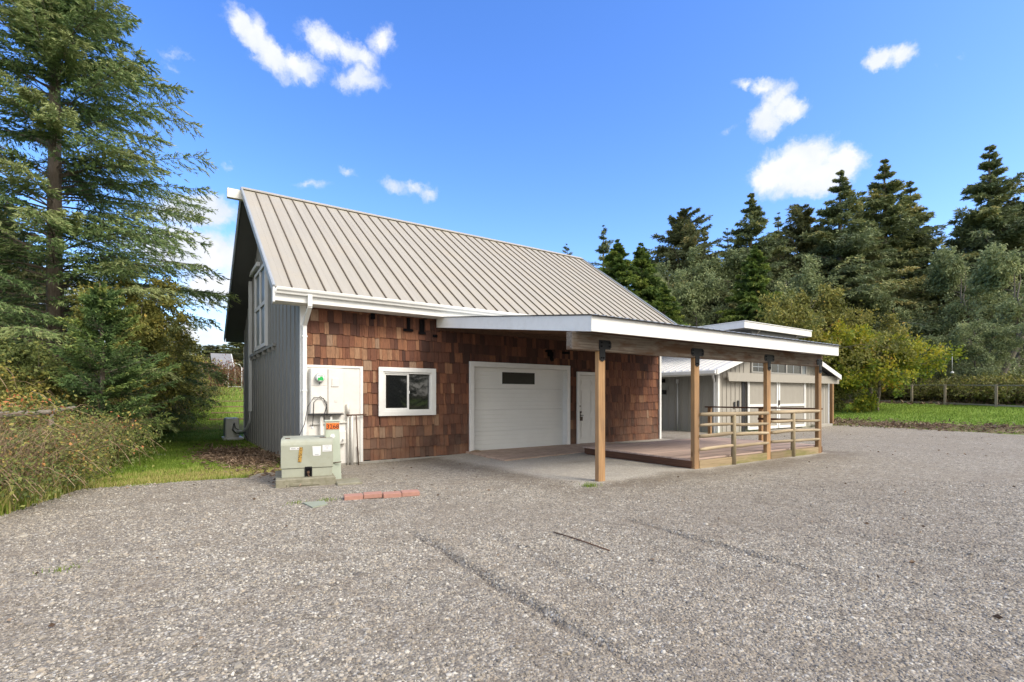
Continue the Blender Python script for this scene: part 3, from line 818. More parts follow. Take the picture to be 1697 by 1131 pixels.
# loft window on the gable end
lw = MB()
ya, yb_, za, zb_ = 4.2, 6.3, 2.78, 5.1
lw.box(-.075, .0, ya, yb_, za, za + .11, bev=.004); lw.box(-.075, .0, ya, yb_, zb_ - .1, zb_, bev=.004)
lw.box(-.075, .0, ya, ya + .13, za + .11, zb_ - .1, bev=.004); lw.box(-.075, .0, yb_ - .13, yb_, za + .11, zb_ - .1, bev=.004)
lw.box(-.07, .0, (ya + yb_) / 2 - .06, (ya + yb_) / 2 + .06, za + .11, zb_ - .1, bev=.004)
lw.box(-.068, .0, ya + .13, (ya + yb_) / 2 - .06, 3.95, 4.06, bev=.004); lw.box(-.068, .0, (ya + yb_) / 2 + .06, yb_ - .13, 3.95, 4.06, bev=.004)
loft = build('window', lw, 'lineset', barn, 'tall loft window with four panes under the gable')
for (a0, a1) in ((ya + .13, (ya + yb_) / 2 - .06), ((ya + yb_) / 2 + .06, yb_ - .13)):
    for (c0, c1) in ((za + .11, 3.95), (4.06, zb_ - .1)):
        mb = MB(); mb.box(-.03, -.02, a0, a1, c0, c1); build('pane', mb, 'loftglass', loft)
mb = MB(); mb.box(-.09, -.002, 2.85, 7.3, 2.66, 2.74, bev=.004)
for yy in (2.95, 3.6, 4.5, 5.6, 6.4, 7.1): mb.box(-.10, -.0, yy, yy + .05, 2.56, 2.66)
build('ledge', mb, 'grey', barn)
mb = MB(); mb.box(-.10, -.001, 7.40, 7.53, .92, 5.38, bev=.01); mb.box(-.10, -.001, 5.6, 7.40, 5.25, 5.38, bev=.01)
build('lineset_duct', mb, 'lineset', barn)
# garage door ----------------------------------------------
gd = MB()
gd.box(3.908, 7.16, -.05, .0, 2.15, 2.27, bev=.004); gd.box(3.908, 4.03, -.05, .0, -.04, 2.15, bev=.004); gd.box(7.045, 7.16, -.05, .0, -.04, 2.15, bev=.004)
gd.box(4.012, 4.03, .0, .2, -.04, 2.15); gd.box(7.04, 7.058, .0, .2, -.04, 2.15); gd.box(4.03, 7.04, .0, .2, 2.145, 2.16)
garage = build('garage_door', gd, 'white', barn, 'white ribbed garage door with one dark window')
zt = -.03; hs_ = (2.15 + .03) / 4
for s_ in range(4):
    z0_ = zt + s_ * hs_
    prof = [(.2, z0_ + .002)]
    nr = 5; rh = (hs_ - .004) / nr
    for i in range(nr):
        a_ = z0_ + .002 + i * rh
        prof += [(.146, a_), (.146, a_ + rh * .86), (.157, a_ + rh * .90), (.157, a_ + rh * .97)]
    prof += [(.15, z0_ + hs_ - .002), (.2, z0_ + hs_ - .002)]
    mb = MB()
    mb.prism(prof, 'X', 4.032, 7.038); build('door_section', mb, 'garage', garage)
mb = MB()
for bx in ((4.94, 6.07, .125, .15, 2.04, 2.07), (4.94, 6.07, .125, .15, 1.70, 1.73), (4.94, 4.97, .125, .15, 1.73, 2.04), (6.04, 6.07, .125, .15, 1.73, 2.04)): mb.box(*bx)
wn = build('window_frame', mb, 'garage', garage)
mb = MB(); mb.box(4.97, 6.04, .138, .144, 1.73, 2.04); build('window_pane', mb, 'tinted', garage)
# entry door -----------------------------------------------
ed = MB()
ed.box(7.425, 8.52, -.05, .0, 2.02, 2.113, bev=.004); ed.box(7.425, 7.515, -.05, .0, -.05, 2.02, bev=.004); ed.box(8.43, 8.52, -.05, .0, -.05, 2.02, bev=.004)
entry = build('entry_door', ed, 'white', barn, 'white six-panel entry door')
mb = MB(); mb.box(7.515, 8.43, .06, .10, .0, 2.02)
build('door_leaf', mb, 'doorpaint', entry)
for (a0, a1) in ((7.63, 7.93), (8.02, 8.32)):
    for (c0, c1) in ((1.72, 1.90), (.92, 1.60), (.18, .80)):
        mb = MB()
        mb.box(a0, a1, .054, .06, c0, c1, bev=.002); mb.box(a0 + .035, a1 - .035, .046, .054, c0 + .035, c1 - .035, bev=.003)
        build('raised_panel', mb, 'doorpaint', entry)
mb = MB(); mb.box(7.515, 8.43, .0, .09, -.05, -.01); build('threshold', mb, 'bronze', entry)
mb = MB(); mb.tube([(7.60, .06, 1.12), (7.60, .035, 1.12)], .026, 12); mb.box(7.572, 7.63, .03, .06, .78, .93, bev=.006); mb.tube([(7.60, .04, .95), (7.60, -.01, .95)], .03, 10); mb.box(7.585, 7.68, .0, .03, .70, .82, bev=.006); mb.tube([(7.60, .02, .86), (7.70, .0, .86)], .012, 8)
build('lock', mb, 'bronze', entry)

# ---------------------------------------------------------------- meter board on the shingle wall
mbd = thing('meter_board', 'cream painted meter board with twin electric cabinets on the shingle wall', 'meter board', (.65, -.05, 0))
mb = MB(); mb.box(.10, 1.19, -.05, -.006, -.02, 2.0); build('backboard', mb, 'panelwhite', mbd)
mb = MB(); mb.box(.09, 1.25, -.07, -.005, 2.0, 2.045, bev=.003); mb.box(1.19, 1.25, -.07, -.005, -.02, 2.0, bev=.003); build('board_trim', mb, 'white', mbd)
mb = MB(); mb.box(.14, .475, -.2, -.05, 1.04, 1.97, bev=.008); cab = build('meter_cabinet', mb, 'panelwhite', mbd)
mb = MB(); mb.box(.15, .468, -.207, -.2, 1.62, 1.955, bev=.003); mb.box(.15, .468, -.207, -.2, 1.055, 1.61, bev=.003); build('cabinet_cover', mb, 'panelwhite', cab)
mb = MB(); mb.box(.483, .80, -.2, -.05, 1.04, 1.97, bev=.008); cab2 = build('breaker_cabinet', mb, 'panelwhite', mbd)
mb = MB(); mb.box(.49, .79, -.206, -.2, 1.06, 1.955, bev=.003); mb.box(.555, .70, -.222, -.206, 1.62, 1.78, bev=.01); mb.box(.545, .70, -.222, -.206, 1.60, 1.63, bev=.003); build('cabinet_cover', mb, 'panelwhite', cab2)
mb = MB(); mb.tube([(.64, -.206, 1.30), (.64, -.212, 1.30)], .035, 16); mb.tube([(.42, -.207, 1.29), (.42, -.213, 1.29)], .02, 12); build('knockout', mb, 'pipe', cab2)
mb = MB(); mb.tube([(.31, -.2, 1.78), (.31, -.27, 1.78)], .095, 24); meter = build('electric_meter', mb, 'meterglass', mbd)
mb = MB(); mb.tube([(.31, -.27, 1.78), (.31, -.31, 1.78)], [.085, .075], 24); build('meter_glass', mb, 'meterdial', meter)
mb = MB(); mb.box(.255, .365, -.314, -.309, 1.72, 1.775); mb.box(.30, .35, -.314, -.309, 1.775, 1.80); build('meter_label', mb, 'greenprint', meter)
mb = MB(); [mb.box(.262 + i * .02, .272 + i * .02, -.314, -.309, 1.812, 1.822) for i in range(5)]; build('meter_lettering', mb, 'black', meter)
mb = MB(); mb.tube([(.31, -.23, 1.69), (.31, -.23, 1.64)], .008, 6); build('meter_seal', mb, 'black', meter)
for xx, r_, zt_, zb2, yy in ((.37, .035, 1.04, -.1, -.13), (.56, .03, 1.04, .55, -.13), (.92, .022, 1.25, -.1, -.09), (1.0, .03, 1.0, -.1, -.11), (1.14, .014, .36, -.1, -.09)):
    mb = MB(); mb.tube([(xx, yy, zb2), (xx, yy, zt_)], r_, 12)
    if r_ < .03: mb.tube([(xx, yy, zt_ - .22), (xx, yy, zt_ - .02)], r_ * 1.5, 10)
    build('conduit', mb, 'pipe', mbd)
mb = MB(); mb.box(.12, .80, -.21, -.05, 1.015, 1.035); build('shelf', mb, 'cable', mbd)
mb = MB(); mb.box(.70, .86, -.16, -.05, .40, .68, bev=.01); mb.tube([(.80, -.16, .5), (.80, -.24, .5)], .018, 8); build('junction_box', mb, 'panelwhite', mbd)
mb = MB(); mb.tube([(.16, -.08, .82), (.9, -.08, .85)], .014, 8); build('cross_pipe', mb, 'pipe', mbd)
mb = MB(); mb.tube([(-.15, -.55, .62), (.0, -.32, .85), (.08, -.25, 1.2), (.2, -.24, 1.38), (.38, -.24, 1.36), (.45, -.23, 1.2), (.40, -.22, 1.0), (.42, -.22, .86)], .008, 6)
mb.tube([(.17, -.22, .78), (.19, -.22, 1.0), (.2, -.22, 1.28), (.32, -.23, 1.40), (.45, -.23, 1.28), (.46, -.22, 1.0)], .007, 6); build('cable', mb, 'cable', mbd)
mb = MB(); mb.box(.15, .19, -.24, -.20, .74, .79, bev=.006); build('cable_plug', mb, 'plastic', mbd)

tb = thing('iron_tee_bar', 'rusty iron T-handled bar leaning against the cream meter board', 'bar', (1.1, -.2, 0))
mb = MB(); mb.tube([(1.10, -.24, -.09), (1.08, -.13, 1.0)], .013, 8); build('shaft', mb, 'rust', tb)
mb = MB(); mb.tube([(.88, -.13, 1.0), (1.30, -.13, 1.005)], .016, 8); build('handle', mb, 'rust', tb)

# ---------------------------------------------------------------- transformer, pad, pedestal
RZ = R(-9)
pad = thing('concrete_pad', 'mossy concrete pad under the green transformer box', 'concrete pad', (-.90, -2.66, 0), RZ)
mb = MB(); mb.box(0, .86, 0, 1.1, -.1, .135, bev=.012); mb.box(.2, .62, -.012, .02, .03, .07, bev=.004); build('pad', mb, 'mossconc', pad)
tr = thing('transformer_box', 'dull green metal transformer box with white stickers on a concrete pad', 'transformer', (-.80, -2.50, .135), R(-12))
mb = MB()
prof = [(0, .14), (.0, .50), (.015, .545), (.05, .58), (.11, .597), (.9, .585), (.98, .565), (.99, .14)]
mb.prism(prof, 'X', .0, .76)
bmesh.ops.bevel(mb.b, geom=[e for e in mb.b.edges if e.calc_length() < .9], offset=.006, segments=1, affect='EDGES')
hood = build('hood', mb, 'utility', tr)
mb = MB(); mb.box(.012, .345, .012, .04, 0, .135, bev=.004); mb.box(.445, .748, .012, .04, 0, .135, bev=.004); mb.box(.012, .04, .04, .97, 0, .135, bev=.003); mb.box(.72, .748, .04, .97, 0, .135, bev=.003); mb.box(.04, .72, .94, .97, 0, .135)
build('base_skirt', mb, 'utility', tr)
mb = MB(); mb.box(.35, .44, .03, .05, .0, .137); mb.box(.34, .355, .0, .02, .0, .16, bev=.002); mb.box(.435, .45, .0, .02, 0, .16, bev=.002); mb.box(.35, .44, .0, .012, .13, .16); build('latch_recess', mb, 'black', tr)
mb = MB(); mb.tube([(.395, .028, .07), (.395, -.0, .07)], .022, 6); mb.tube([(.385, .028, .04), (.41, .0, .0)], .01, 6); build('padlock', mb, 'rust', tr)
mb = MB(); mb.box(.13, .27, -.004, .004, .43, .468); st_ = build('sticker', mb, 'plastic', tr)
mb = MB(); [mb.box(.15 + i * .016, .160 + i * .016, -.0055, -.003, .443, .453) for i in range(7) if i != 4]; build('sticker_print', mb, 'cable', st_)
mb = MB(); mb.bar((.268, -.003, .235), (.290, -.003, .465), .05, .006, up=(0, 1, 0)); build('hazard_strip', mb, 'hazard', tr)
mb = MB(); mb.prism([(.46, .34), (.47, .325), (.56, .325), (.575, .34), (.582, .475), (.452, .475)], 'Y', -.005, .004); st_ = build('sticker', mb, 'plastic', tr)
mb = MB(); mb.box(.49, .545, -.0065, -.004, .340, .350); build('sticker_print', mb, 'trimgrey', st_)
mb = MB(); mb.box(.60, .74, -.005, .004, .385, .49); st_ = build('sticker', mb, 'plastic', tr)
mb = MB(); mb.box(.635, .705, -.0065, -.004, .470, .477); mb.box(.615, .72, -.0065, -.004, .403, .409); mb.box(.66, .68, -.0065, -.004, .435, .447); build('sticker_print', mb, 'trimgrey', st_)
mb = MB(); mb.box(.06, .13, .10, .13, .594, .606, bev=.003); mb.box(.56, .66, .12, .14, .594, .606, bev=.003); build('lifting_lug', mb, 'rust', tr)

pd = thing('utility_pedestal', 'pale green utility pedestal with orange number plate 3268 behind the transformer', 'utility pedestal', (-.10, -2.36, 0), R(-10))
mb = MB(); 
vsb = [(-.02, 0, .0), (.25, 0, .0), (.25, .22, .0), (-.02, .22, .0)]; vst = [(.0, .01, .98), (.215, .01, .98), (.215, .2, .98), (.0, .2, .98)]
A = [mb.b.verts.new(v) for v in vsb]; B = [mb.b.verts.new(v) for v in vst]
for i in range(4): mb.b.faces.new((A[i], A[(i + 1) % 4], B[(i + 1) % 4], B[i]))
mb.b.faces.new(A[::-1]); mb.b.faces.new(B)
bmesh.ops.bevel(mb.b, geom=list(mb.b.edges), offset=.01, segments=2, affect='EDGES')
build('housing', mb, 'utility2', pd)
mb = MB(); mb.box(-.012, .225, .0, .212, .975, 1.0, bev=.006); build('lid', mb, 'utility2', pd)
mb = MB(); mb.bar((-.014, -.03, .66), (.0, -.01, .99), .014, .06, up=(0, 1, 0)); build('side_flange', mb, 'utility', pd)
mb = MB(); mb.box(.012, .212, -.0, .012, .855, .955); plate = build('number_plate', mb, 'orange', pd)
fc = bpy.data.curves.new('house_number', 'FONT'); fc.body = '3268'; fc.size = .10; fc.extrude = .001; fc.align_x = 'CENTER'; fc.space_character = 1.0
fc.materials.append(M['cable']); fo = bpy.data.objects.new('house_number', fc); fo = bpy.data.objects.new('house_number', bpy.data.meshes.new_from_object(fo)); put(fo, plate)
fo.location = (.112, -.003, .866); fo.rotation_euler = (R(90), 0, 0)
mb = MB(); mb.tube([(.11, .006, .74), (.11, -.0, .74)], .042, 6); build('round_sticker', mb, 'plastic', pd)
mb = MB(); mb.tube([(.12, .0, .30), (.24, -.05, .315)], .008, 6); build('latch', mb, 'rust', pd)
mb = MB(); mb.box(-.02, .36, -.18, .3, -.06, .05, bev=.012)
o = build('concrete_slab_piece', mb, 'mossconc', None)
# slab piece sits beside the pad, turned with it
o.location = (-.03, -2.80, 0.0); o.rotation_euler = (0, 0, R(-9)); tagthing(o, 'small flat concrete slab on gravel beside the transformer pad', 'slab')

# four red pavers and the utility cover
pv_lab = ['red paver at the transformer end of the row lying on gravel', 'second red paver from the transformer end of the row on gravel', 'third red paver from the transformer end of the row on gravel', 'red paver at the garage end of the row lying on gravel']
for i, (off, rz, z) in enumerate(((0, -13, 0), (.008, -15, .007), (-.012, -15, 0), (-.008, -14, .004))):
    mb = MB(); mb.box(0, .2395, 0, .175, 0, .058, bev=.004)
    o = build('paver', mb, 'redpaver'); o.location = (-.31 + .2405 * i, -4.18 - .0625 * i + off, .018 + z); o.rotation_euler = (R(.6 * (i % 2)), 0, R(rz)); tagthing(o, pv_lab[i], 'paver', 'red pavers in a row on the gravel')
mb = MB(); mb.prism([(-.80, -4.06), (-.76, -4.42), (-.56, -4.33), (-.545, -4.09)], 'Z', .0, .036)
o = build('utility_cover', mb, 'cover'); tagthing(o, 'flat pale green utility box cover sunk in gravel', 'utility cover')
mb = MB(); mb.tube([(.97, -6.95, .032), (.985, -7.3, .036), (1.0, -7.7, .03)], .006, 6)
o = build('steel_rod', mb, 'rust'); tagthing(o, 'thin rusty steel rod lying on the gravel', 'rod')
mb = MB(); bmesh.ops.create_icosphere(mb.b, subdivisions=2, radius=.12)
for v in mb.b.verts: v.co = Vector((v.co.x * 1.35, v.co.y * .9, v.co.z * .5)) * (1 + .12 * math.sin(v.co.x * 40 + v.co.y * 31))
o = build('rock', mb, 'stone'); o.location = (3.98, -.20, .03); tagthing(o, 'brown flat rock at the left corner of the garage door', 'rock')

# ---------------------------------------------------------------- heat pump
hp = thing('heat_pump', 'small grey heat pump unit on a white base by the gable wall', 'heat pump', (-.45, 8.75, -.12))
mb = MB(); mb.box(-.64, -.24, 8.7, 9.5, .0, .66, bev=.02); hb = build('casing', mb, 'hpgrey', hp)
mb = MB(); mb.box(-.46, -.36, 8.672, 8.70, .5, .56, bev=.006); mb.box(-.46, -.36, 8.68, 8.70, .40, .47, bev=.006); build('service_cover', mb, 'plastic', hp)
mb = MB(); mb.box(-.655, -.64, 8.74, 9.46, .06, .6); [mb.box(-.662, -.655, 8.76, 9.44, .1 + i * .05, .112 + i * .05) for i in range(10)]; build('fan_grille', mb, 'trimgrey', hp)
mb = MB(); mb.box(-.72, -.10, 8.62, 9.55, -.16, 0.0, bev=.02); build('base', mb, 'plastic', hp)
mb = MB(); mb.tube([(-.05, 7.46, .92), (-.06, 7.5, .62), (-.10, 7.75, .38), (-.2, 8.1, .24), (-.36, 8.45, .22), (-.44, 8.66, .30)], .036, 10); build('hose', mb, 'lineset', hp)
mb = MB(); mb.tube([(-.42, 8.67, .46), (-.46, 8.45, .28), (-.36, 8.3, .16), (-.16, 8.1, .18), (-.08, 8.0, .02), (-.08, 7.95, -.1)], .016, 8); mb.tube([(-.40, 8.67, .5), (-.38, 8.5, .34), (-.22, 8.3, .22), (-.12, 8.0, .2)], .014, 8); build('cable', mb, 'cable', hp)

# ---------------------------------------------------------------- slab before the garage
mb = MB(); mb.prism([(3.82, .02), (3.82, -.28), (3.70, -1.92), (5.1, -1.80), (6.2, -1.66), (7.4, -1.2), (8.6, -1.0), (8.6, .02)], 'Z', -.12, .045)
bmesh.ops.bevel(mb.b, geom=[e for e in mb.b.edges if e.verts[0].co.z > 0 and e.verts[1].co.z > 0], offset=.012, segments=1, affect='EDGES')
build('garage_apron', mb, 'slabbrown', None, structure=True)

# ---------------------------------------------------------------- deck
PY = -4.97
dk = thing('deck', 'low brown timber deck under the carport roof', 'deck', (8.5, -3.4, 0))
yb = PY + .09; k = 0
while yb < -1.98:
    w_ = .138
    mb = MB(); mb.box(5.98, 11.12, yb, yb + w_, .165, .2 + random.uniform(-.001, .0015), bev=.004); build('deck_board', mb, 'deck', dk, origin=(5.98, yb, .18)); yb += .144
mb = MB(); mb.box(5.99, 6.03, PY + .05, -1.97, -.01, .162, bev=.003); build('rim_board', mb, 'deckrim', dk)
mb = MB(); mb.box(5.955, 5.988, PY + .05, -1.95, .045, .17, bev=.003); build('rim_board', mb, 'deckrim', dk)
mb = MB(); mb.box(6.03, 11.12, -2.01, -1.97, -.01, .162); build('rim_board', mb, 'deckrimx', dk)
mb = MB(); mb.box(11.09, 11.13, PY + .05, -1.97, -.01, .162); build('rim_board', mb, 'deckrim', dk)
for xa, xb in ((6.13, 7.2), (7.29, 8.5), (8.66, 9.54), (9.63, 10.8)):
    mb = MB(); mb.box(xa, xb, PY - .01, PY + .03, -.02, .175, bev=.004); build('kick_board', mb, 'deckrimx', dk)
for i in range(6):
    mb = MB(); mb.box(6.05 + i, 6.09 + i, PY + .1, -2.02, .0, .16); build('joist', mb, 'rafter', dk)

# ---------------------------------------------------------------- carport canopy
cp = thing('carport', 'open carport with white fascia, timber beam and four cedar posts along the barn front', 'carport', (7, -2.6, 0))
XA, XB, YF = 3.0, 11.0, -5.341
SLc = (3.269 - 2.609) / (YF * -1 - .05)
def cz(y): return 3.269 + (y + .05) * SLc
PX = [3.58, 6.06, 8.59, 10.90]
for i, x in enumerate(PX):
    mb = MB(); mb.box(x - .075, x + .075, PY - .0, PY + .088, -.08, 2.125, bev=.006)
    po = build('post', mb, 'post', cp, origin=(x, PY, 0))
    # black T strap: head on the beam, tail down the post, four bolts each way
    mb = MB()
    lx = x - .075 if i == 0 else x - .19
    rx = x + .20 if i < 3 else x + .09
    hx = .035
    mb.prism([(lx + (0 if i == 0 else hx), 2.16), (x - .062, 2.16), (x - .062, 1.99), (x, 1.955), (x + .062, 1.99), (x + .062, 2.16), (rx - hx, 2.16), (rx, 2.195), (rx, 2.27), (rx - hx, 2.305), (lx + (0 if i == 0 else hx), 2.305), (lx, 2.27), (lx, 2.195)], 'Y', PY - .013, PY - .005)
    pl = build('tee_strap', mb, 'black', cp)
    mb = MB()
    for bx, bz in ((lx + .05, 2.265), (lx + .05, 2.205), (rx - .05, 2.265), (rx - .05, 2.205), (x - .025, 2.02), (x + .025, 2.02)):
        mb.tube([(bx, PY - .013, bz), (bx, PY - .028, bz)], .013, 6)
    build('bolt', mb, 'tar', pl)
mb = MB(); mb.box(2.94, 11.02, PY - .004, PY + .14, 2.127, 2.405, bev=.008); build('beam', mb, 'beam', cp, origin=(2.96, PY, 2.12))
mb = MB(); mb.box(XA, XB, YF, YF + .035, 2.609 - .241, 2.605, bev=.003); build('fascia', mb, 'white', cp)
for xx in (XA, XB - .035):
    mb = MB(); A = []
    for x_ in (xx, xx + .035):
        A.append([mb.b.verts.new(p) for p in ((x_, YF + .036, cz(YF) - .241), (x_, -.06, cz(-.06) - .241), (x_, -.06, cz(-.06) - .004), (x_, YF + .036, cz(YF) - .004))])
    for i in range(4): mb.b.faces.new((A[0][i], A[0][(i + 1) % 4], A[1][(i + 1) % 4], A[1][i]))
    mb.b.faces.new(A[0]); mb.b.faces.new(A[1][::-1])
    build('fascia', mb, 'white', cp)
x = XA + .1
while x < XB - .1:
    mb = MB(); mb.bar((x, YF + .04, cz(YF) - .13), (x, -.04, cz(-.04) - .13), .04, .18); build('rafter', mb, 'rafter', cp); x += .61
mb = MB(); mb.box(XA + .05, XB - .05, -.06, -.025, cz(-.04) - .30, cz(-.04) - .02); build('ledger', mb, 'rafter', cp)
mb = MB()
for yy in (-4.6, -3.7, -2.8, -1.9, -1.0): mb.bar((XA + .04, yy, cz(yy) - .02), (XB - .04, yy, cz(yy) - .02), .09, .035)
build('purlins', mb, 'rafter', cp)
# corrugated steel sheet
nc = 400; prof = []
xsn = np.linspace(XA - .03, XB + .03, nc)
per = .17; ph = (xsn % per) / per
zz = np.interp(ph, [0, .12, .22, .38, .48, 1], [0, 0, .013, .013, 0, 0])
V = []; F = []
for y_ in (YF - .025, 0 - .03):
    for dz in (0, .005): V += [(x_, y_, cz(y_) + .006 + z_ + dz) for x_, z_ in zip(xsn, zz)]
V = np.array(V)
for i in range(nc - 1):
    F += [(i, i + 1, 2 * nc + i + 1, 2 * nc + i), (nc + i, 3 * nc + i, 3 * nc + i + 1, nc + i + 1), (i, nc + i, nc + i + 1, i + 1), (2 * nc + i, 2 * nc + i + 1, 3 * nc + i + 1, 3 * nc + i)]
me = npmesh('roof_sheet', V - np.array(WO[cp.name]), np.array(F), 'trimgrey')
put(bpy.data.objects.new('roof_sheet', me), cp)
mb = MB(); mb.box(XA - .03, XB + .03, YF - .045, YF - .002, 2.600, 2.612); build('drip_edge', mb, 'black', cp)
# small dark floodlight under the canopy roof
mb = MB(); mb.box(6.35, 6.5, -.12, -.03, 2.5, 2.62, bev=.01); mb.tube([(6.42, -.1, 2.5), (6.42, -.16, 2.38)], .05, 10); build('floodlight', mb, 'tar', cp)

# log railing along the front of the deck
lr = thing('log_railing', 'peeled log railing with four rails between the carport posts', 'railing', (8.5, PY, 0))
RH = [1.06, .83, .62, .385]
def wob_log(x0, x1, y, z, r, tilt=0, n=7):
    pts = []
    rr = []
    ph_ = random.uniform(0, 6)
    for i in range(n):
        f = i / (n - 1); pts.append((x0 + (x1 - x0) * f, y + .005 * math.sin(ph_ + f * 5), z + tilt * f + .004 * math.sin(ph_ * 2 + f * 4)))
        rr.append(r * (1 + .06 * math.sin(ph_ + f * 9)) * (.78 if i in (0, n - 1) else 1))
    mb = MB(); mb.tube(pts, rr, 10); return mb
MX = [7.24, 9.59]
for a0, a1 in ((6.125, 8.52), (8.66, 10.83)):
    build('rail', wob_log(a0, a1, PY - .01, RH[0] + random.uniform(-.01, .01), .044, random.uniform(-.02, .02)), 'log', lr)
for (a0, a1) in ((6.125, 7.2), (7.28, 8.52), (8.66, 9.55), (9.63, 10.83)):
    for h in RH[1:]:
        build('rail', wob_log(a0, a1, PY - .01, h + random.uniform(-.015, .02), random.uniform(.032, .039), random.uniform(-.025, .025)), 'log', lr)
for x in MX:
    mb = MB(); mb.tube([(x, PY - .01, -.05), (x + .006, PY - .01, .5), (x, PY - .01, 1.02)], [.052, .047, .046], 12); build('rail_post', mb, 'logz', lr)
er = thing('deck_end_railing', 'sawn board railing across the far end of the deck', 'railing', (11.2, -3.3, 0))
mb = MB(); mb.box(11.14, 11.26, PY + .1, -1.6, 1.07, 1.11, bev=.003); build('cap_board', mb, 'deckrim', er)
mb = MB(); mb.box(11.15, 11.18, PY + .1, -3.25, .76, .82, bev=.003); build('rail_board', mb, 'deckrim', er)
for yy in (-1.72, -3.3): 
    mb = MB(); mb.box(11.18, 11.27, yy - .045, yy + .045, -.02, 1.07, bev=.004); build('rail_post', mb, 'post', er)

# ---------------------------------------------------------------- outbuilding
ob = thing('outbuilding', 'tan board-and-batten outbuilding with white framed double doors beyond the deck', 'outbuilding', (19.5, 4, 0))
OX0, OX1, OY0, OY1 = 15.13, 24.0, .6, 9.0
ax, az, sl = 19.45, 3.97, .31
def oz(x): return az - abs(x - ax) * sl
mb = MB()
mb.b.faces.new([mb.b.verts.new(p) for p in ((OX0, OY0, -.1), (OX1, OY0, -.1), (OX1, OY0, oz(OX1) - .12), (21.3, OY0, oz(21.3) - .12), (17.6, OY0, oz(17.6) - .12), (OX0, OY0, oz(OX0) - .12))])
ofw = build('front_wall', mb, 'tan', ob)
mb = MB(); mb.b.faces.new([mb.b.verts.new(p) for p in ((OX0 + .001, OY0 + .002, -.1), (OX0 + .001, OY1, -.1), (OX0 + .001, OY1, oz(OX0) - .12), (OX0 + .001, OY0 + .002, oz(OX0) - .12))])
osw = build('side_wall', mb, 'tangrey', ob)
mb = MB(); mb.box(OX1 - .1, OX1 - .002, OY0 + .002, OY1, -.1, oz(OX1) - .13)
mb.b.faces.new([mb.b.verts.new(p) for p in ((OX0, OY1, -.1), (OX1, OY1, -.1), (OX1, OY1, oz(OX1) - .12), (ax, OY1, az - .12), (OX0, OY1, oz(OX0) - .12))])
build('wall', mb, 'tangrey', ob)
x = OX0 + .29
while x < OX1:
    if not (16.98 < x < 21.75):
        mb = MB(); mb.box(x - .02, x + .02, OY0 - .02, OY0 - .001, -.05, oz(x) - .16); build('batten', mb, 'tan', ofw)
    x += .29
yb = OY0 + .35
while yb < OY1:
    mb = MB(); mb.box(OX0 - .02, OX0, yb - .02, yb + .02, -.05, oz(OX0) - .14); build('batten', mb, 'tangrey', osw); yb += .33
mb = MB(); mb.box(OX0 - .03, OX0 + .075, OY0 - .03, OY0 + .06, -.05, oz(OX0) - .16, bev=.003); build('corner_board', mb, 'white', ob)
# roof slabs with ribs
rt_ = MB()
EXL, EXR, YA, YB = 14.45, 24.42, .2, 9.4
def slab(mb, x0, x1, ya, yb_, zoff, th, mi=None):
    z0_, z1_ = oz(x0), oz(x1)
    vs = [(x0, ya, z0_ + zoff), (x1, ya, z1_ + zoff), (x1, yb_, z1_ + zoff), (x0, yb_, z0_ + zoff)]
    A = [mb.b.verts.new(v) for v in vs]; B = [mb.b.verts.new((v[0], v[1], v[2] - th)) for v in vs]
    fs = [mb.b.faces.new(A), mb.b.faces.new(B[::-1])] + [mb.b.faces.new((A[i], A[(i + 1) % 4], B[(i + 1) % 4], B[i])) for i in range(4)]
    if mi is not None:
        for f in fs: f.material_index = mi
slab(rt_, EXL, 17.6, YA, YB, -.03, .06); slab(rt_, 21.3, EXR, YA, YB, -.03, .06)
orf = build('roof', rt_, 'soffit', ob)
yb = YA + .01
while yb < YB:
    for (x0, x1) in ((EXL - .03, 17.58), (21.32, EXR + .03)):
        mb = MB(); slab(mb, x0, x1, yb, min(yb + .298, YB), -.012, .015); slab(mb, x0, x1, yb + .27, yb + .298, .022, .03); build('roof_panel', mb, 'whiteroof', orf)
    yb += .3
for (x0, x1) in ((EXL, 17.6), (21.3, EXR)):
    mb = MB(); slab(mb, x0, x1, YA - .035, YA - .002, .0, .20); build('rake_board', mb, 'white', ob)
mb = MB(); mb.box(EXL - .04, EXL - .015, YA, YB, 2.20, 2.40, bev=.003); mb.box(EXL - .14, EXL - .041, YA - .02, YB, 2.25, 2.38, bev=.01); build('gutter', mb, 'white', ob)
mb = MB(); mb.box(EXR + .0, EXR + .025, YA, YB, 2.22, 2.40, bev=.003); build('fascia', mb, 'white', ob)
mb = MB(); rect_pipe(mb, [(EXL - .08, YA + .12, 2.27), (OX0 - .07, OY0 + .1, 1.95)], .06, .05); mb.box(OX0 - .10, OX0 - .035, OY0 + .07, OY0 + .13, 0, 1.97); build('downspout', mb, 'lineset', ob)
mb = MB(); mb.tube([(OX0 - .05, 2.41, 0), (OX0 - .05, 2.41, 2.1)], .025, 8); mb.box(OX0 - .09, OX0 - .01, 2.37, 2.45, 1.95, 2.12); build('standpipe', mb, 'lineset', ob)
mb = MB(); mb.box(OX0 - .16, OX0 - .02, 3.05, 3.2, 2.0, 2.14, bev=.01); build('wall_lamp', mb, 'tar', ob)
mb = MB(); mb.box(OX0 - .3, OX0 - .02, 3.0, 3.06, 1.5, 1.68); mb.tube([(OX0 - .12, 3.5, 1.5), (OX0 - .12, 3.62, 1.3), (OX0 - .12, 3.5, 1.12), (OX0 - .12, 3.4, 1.3), (OX0 - .12, 3.5, 1.5)], .02, 6); build('hose_hanger', mb, 'cable', ob)
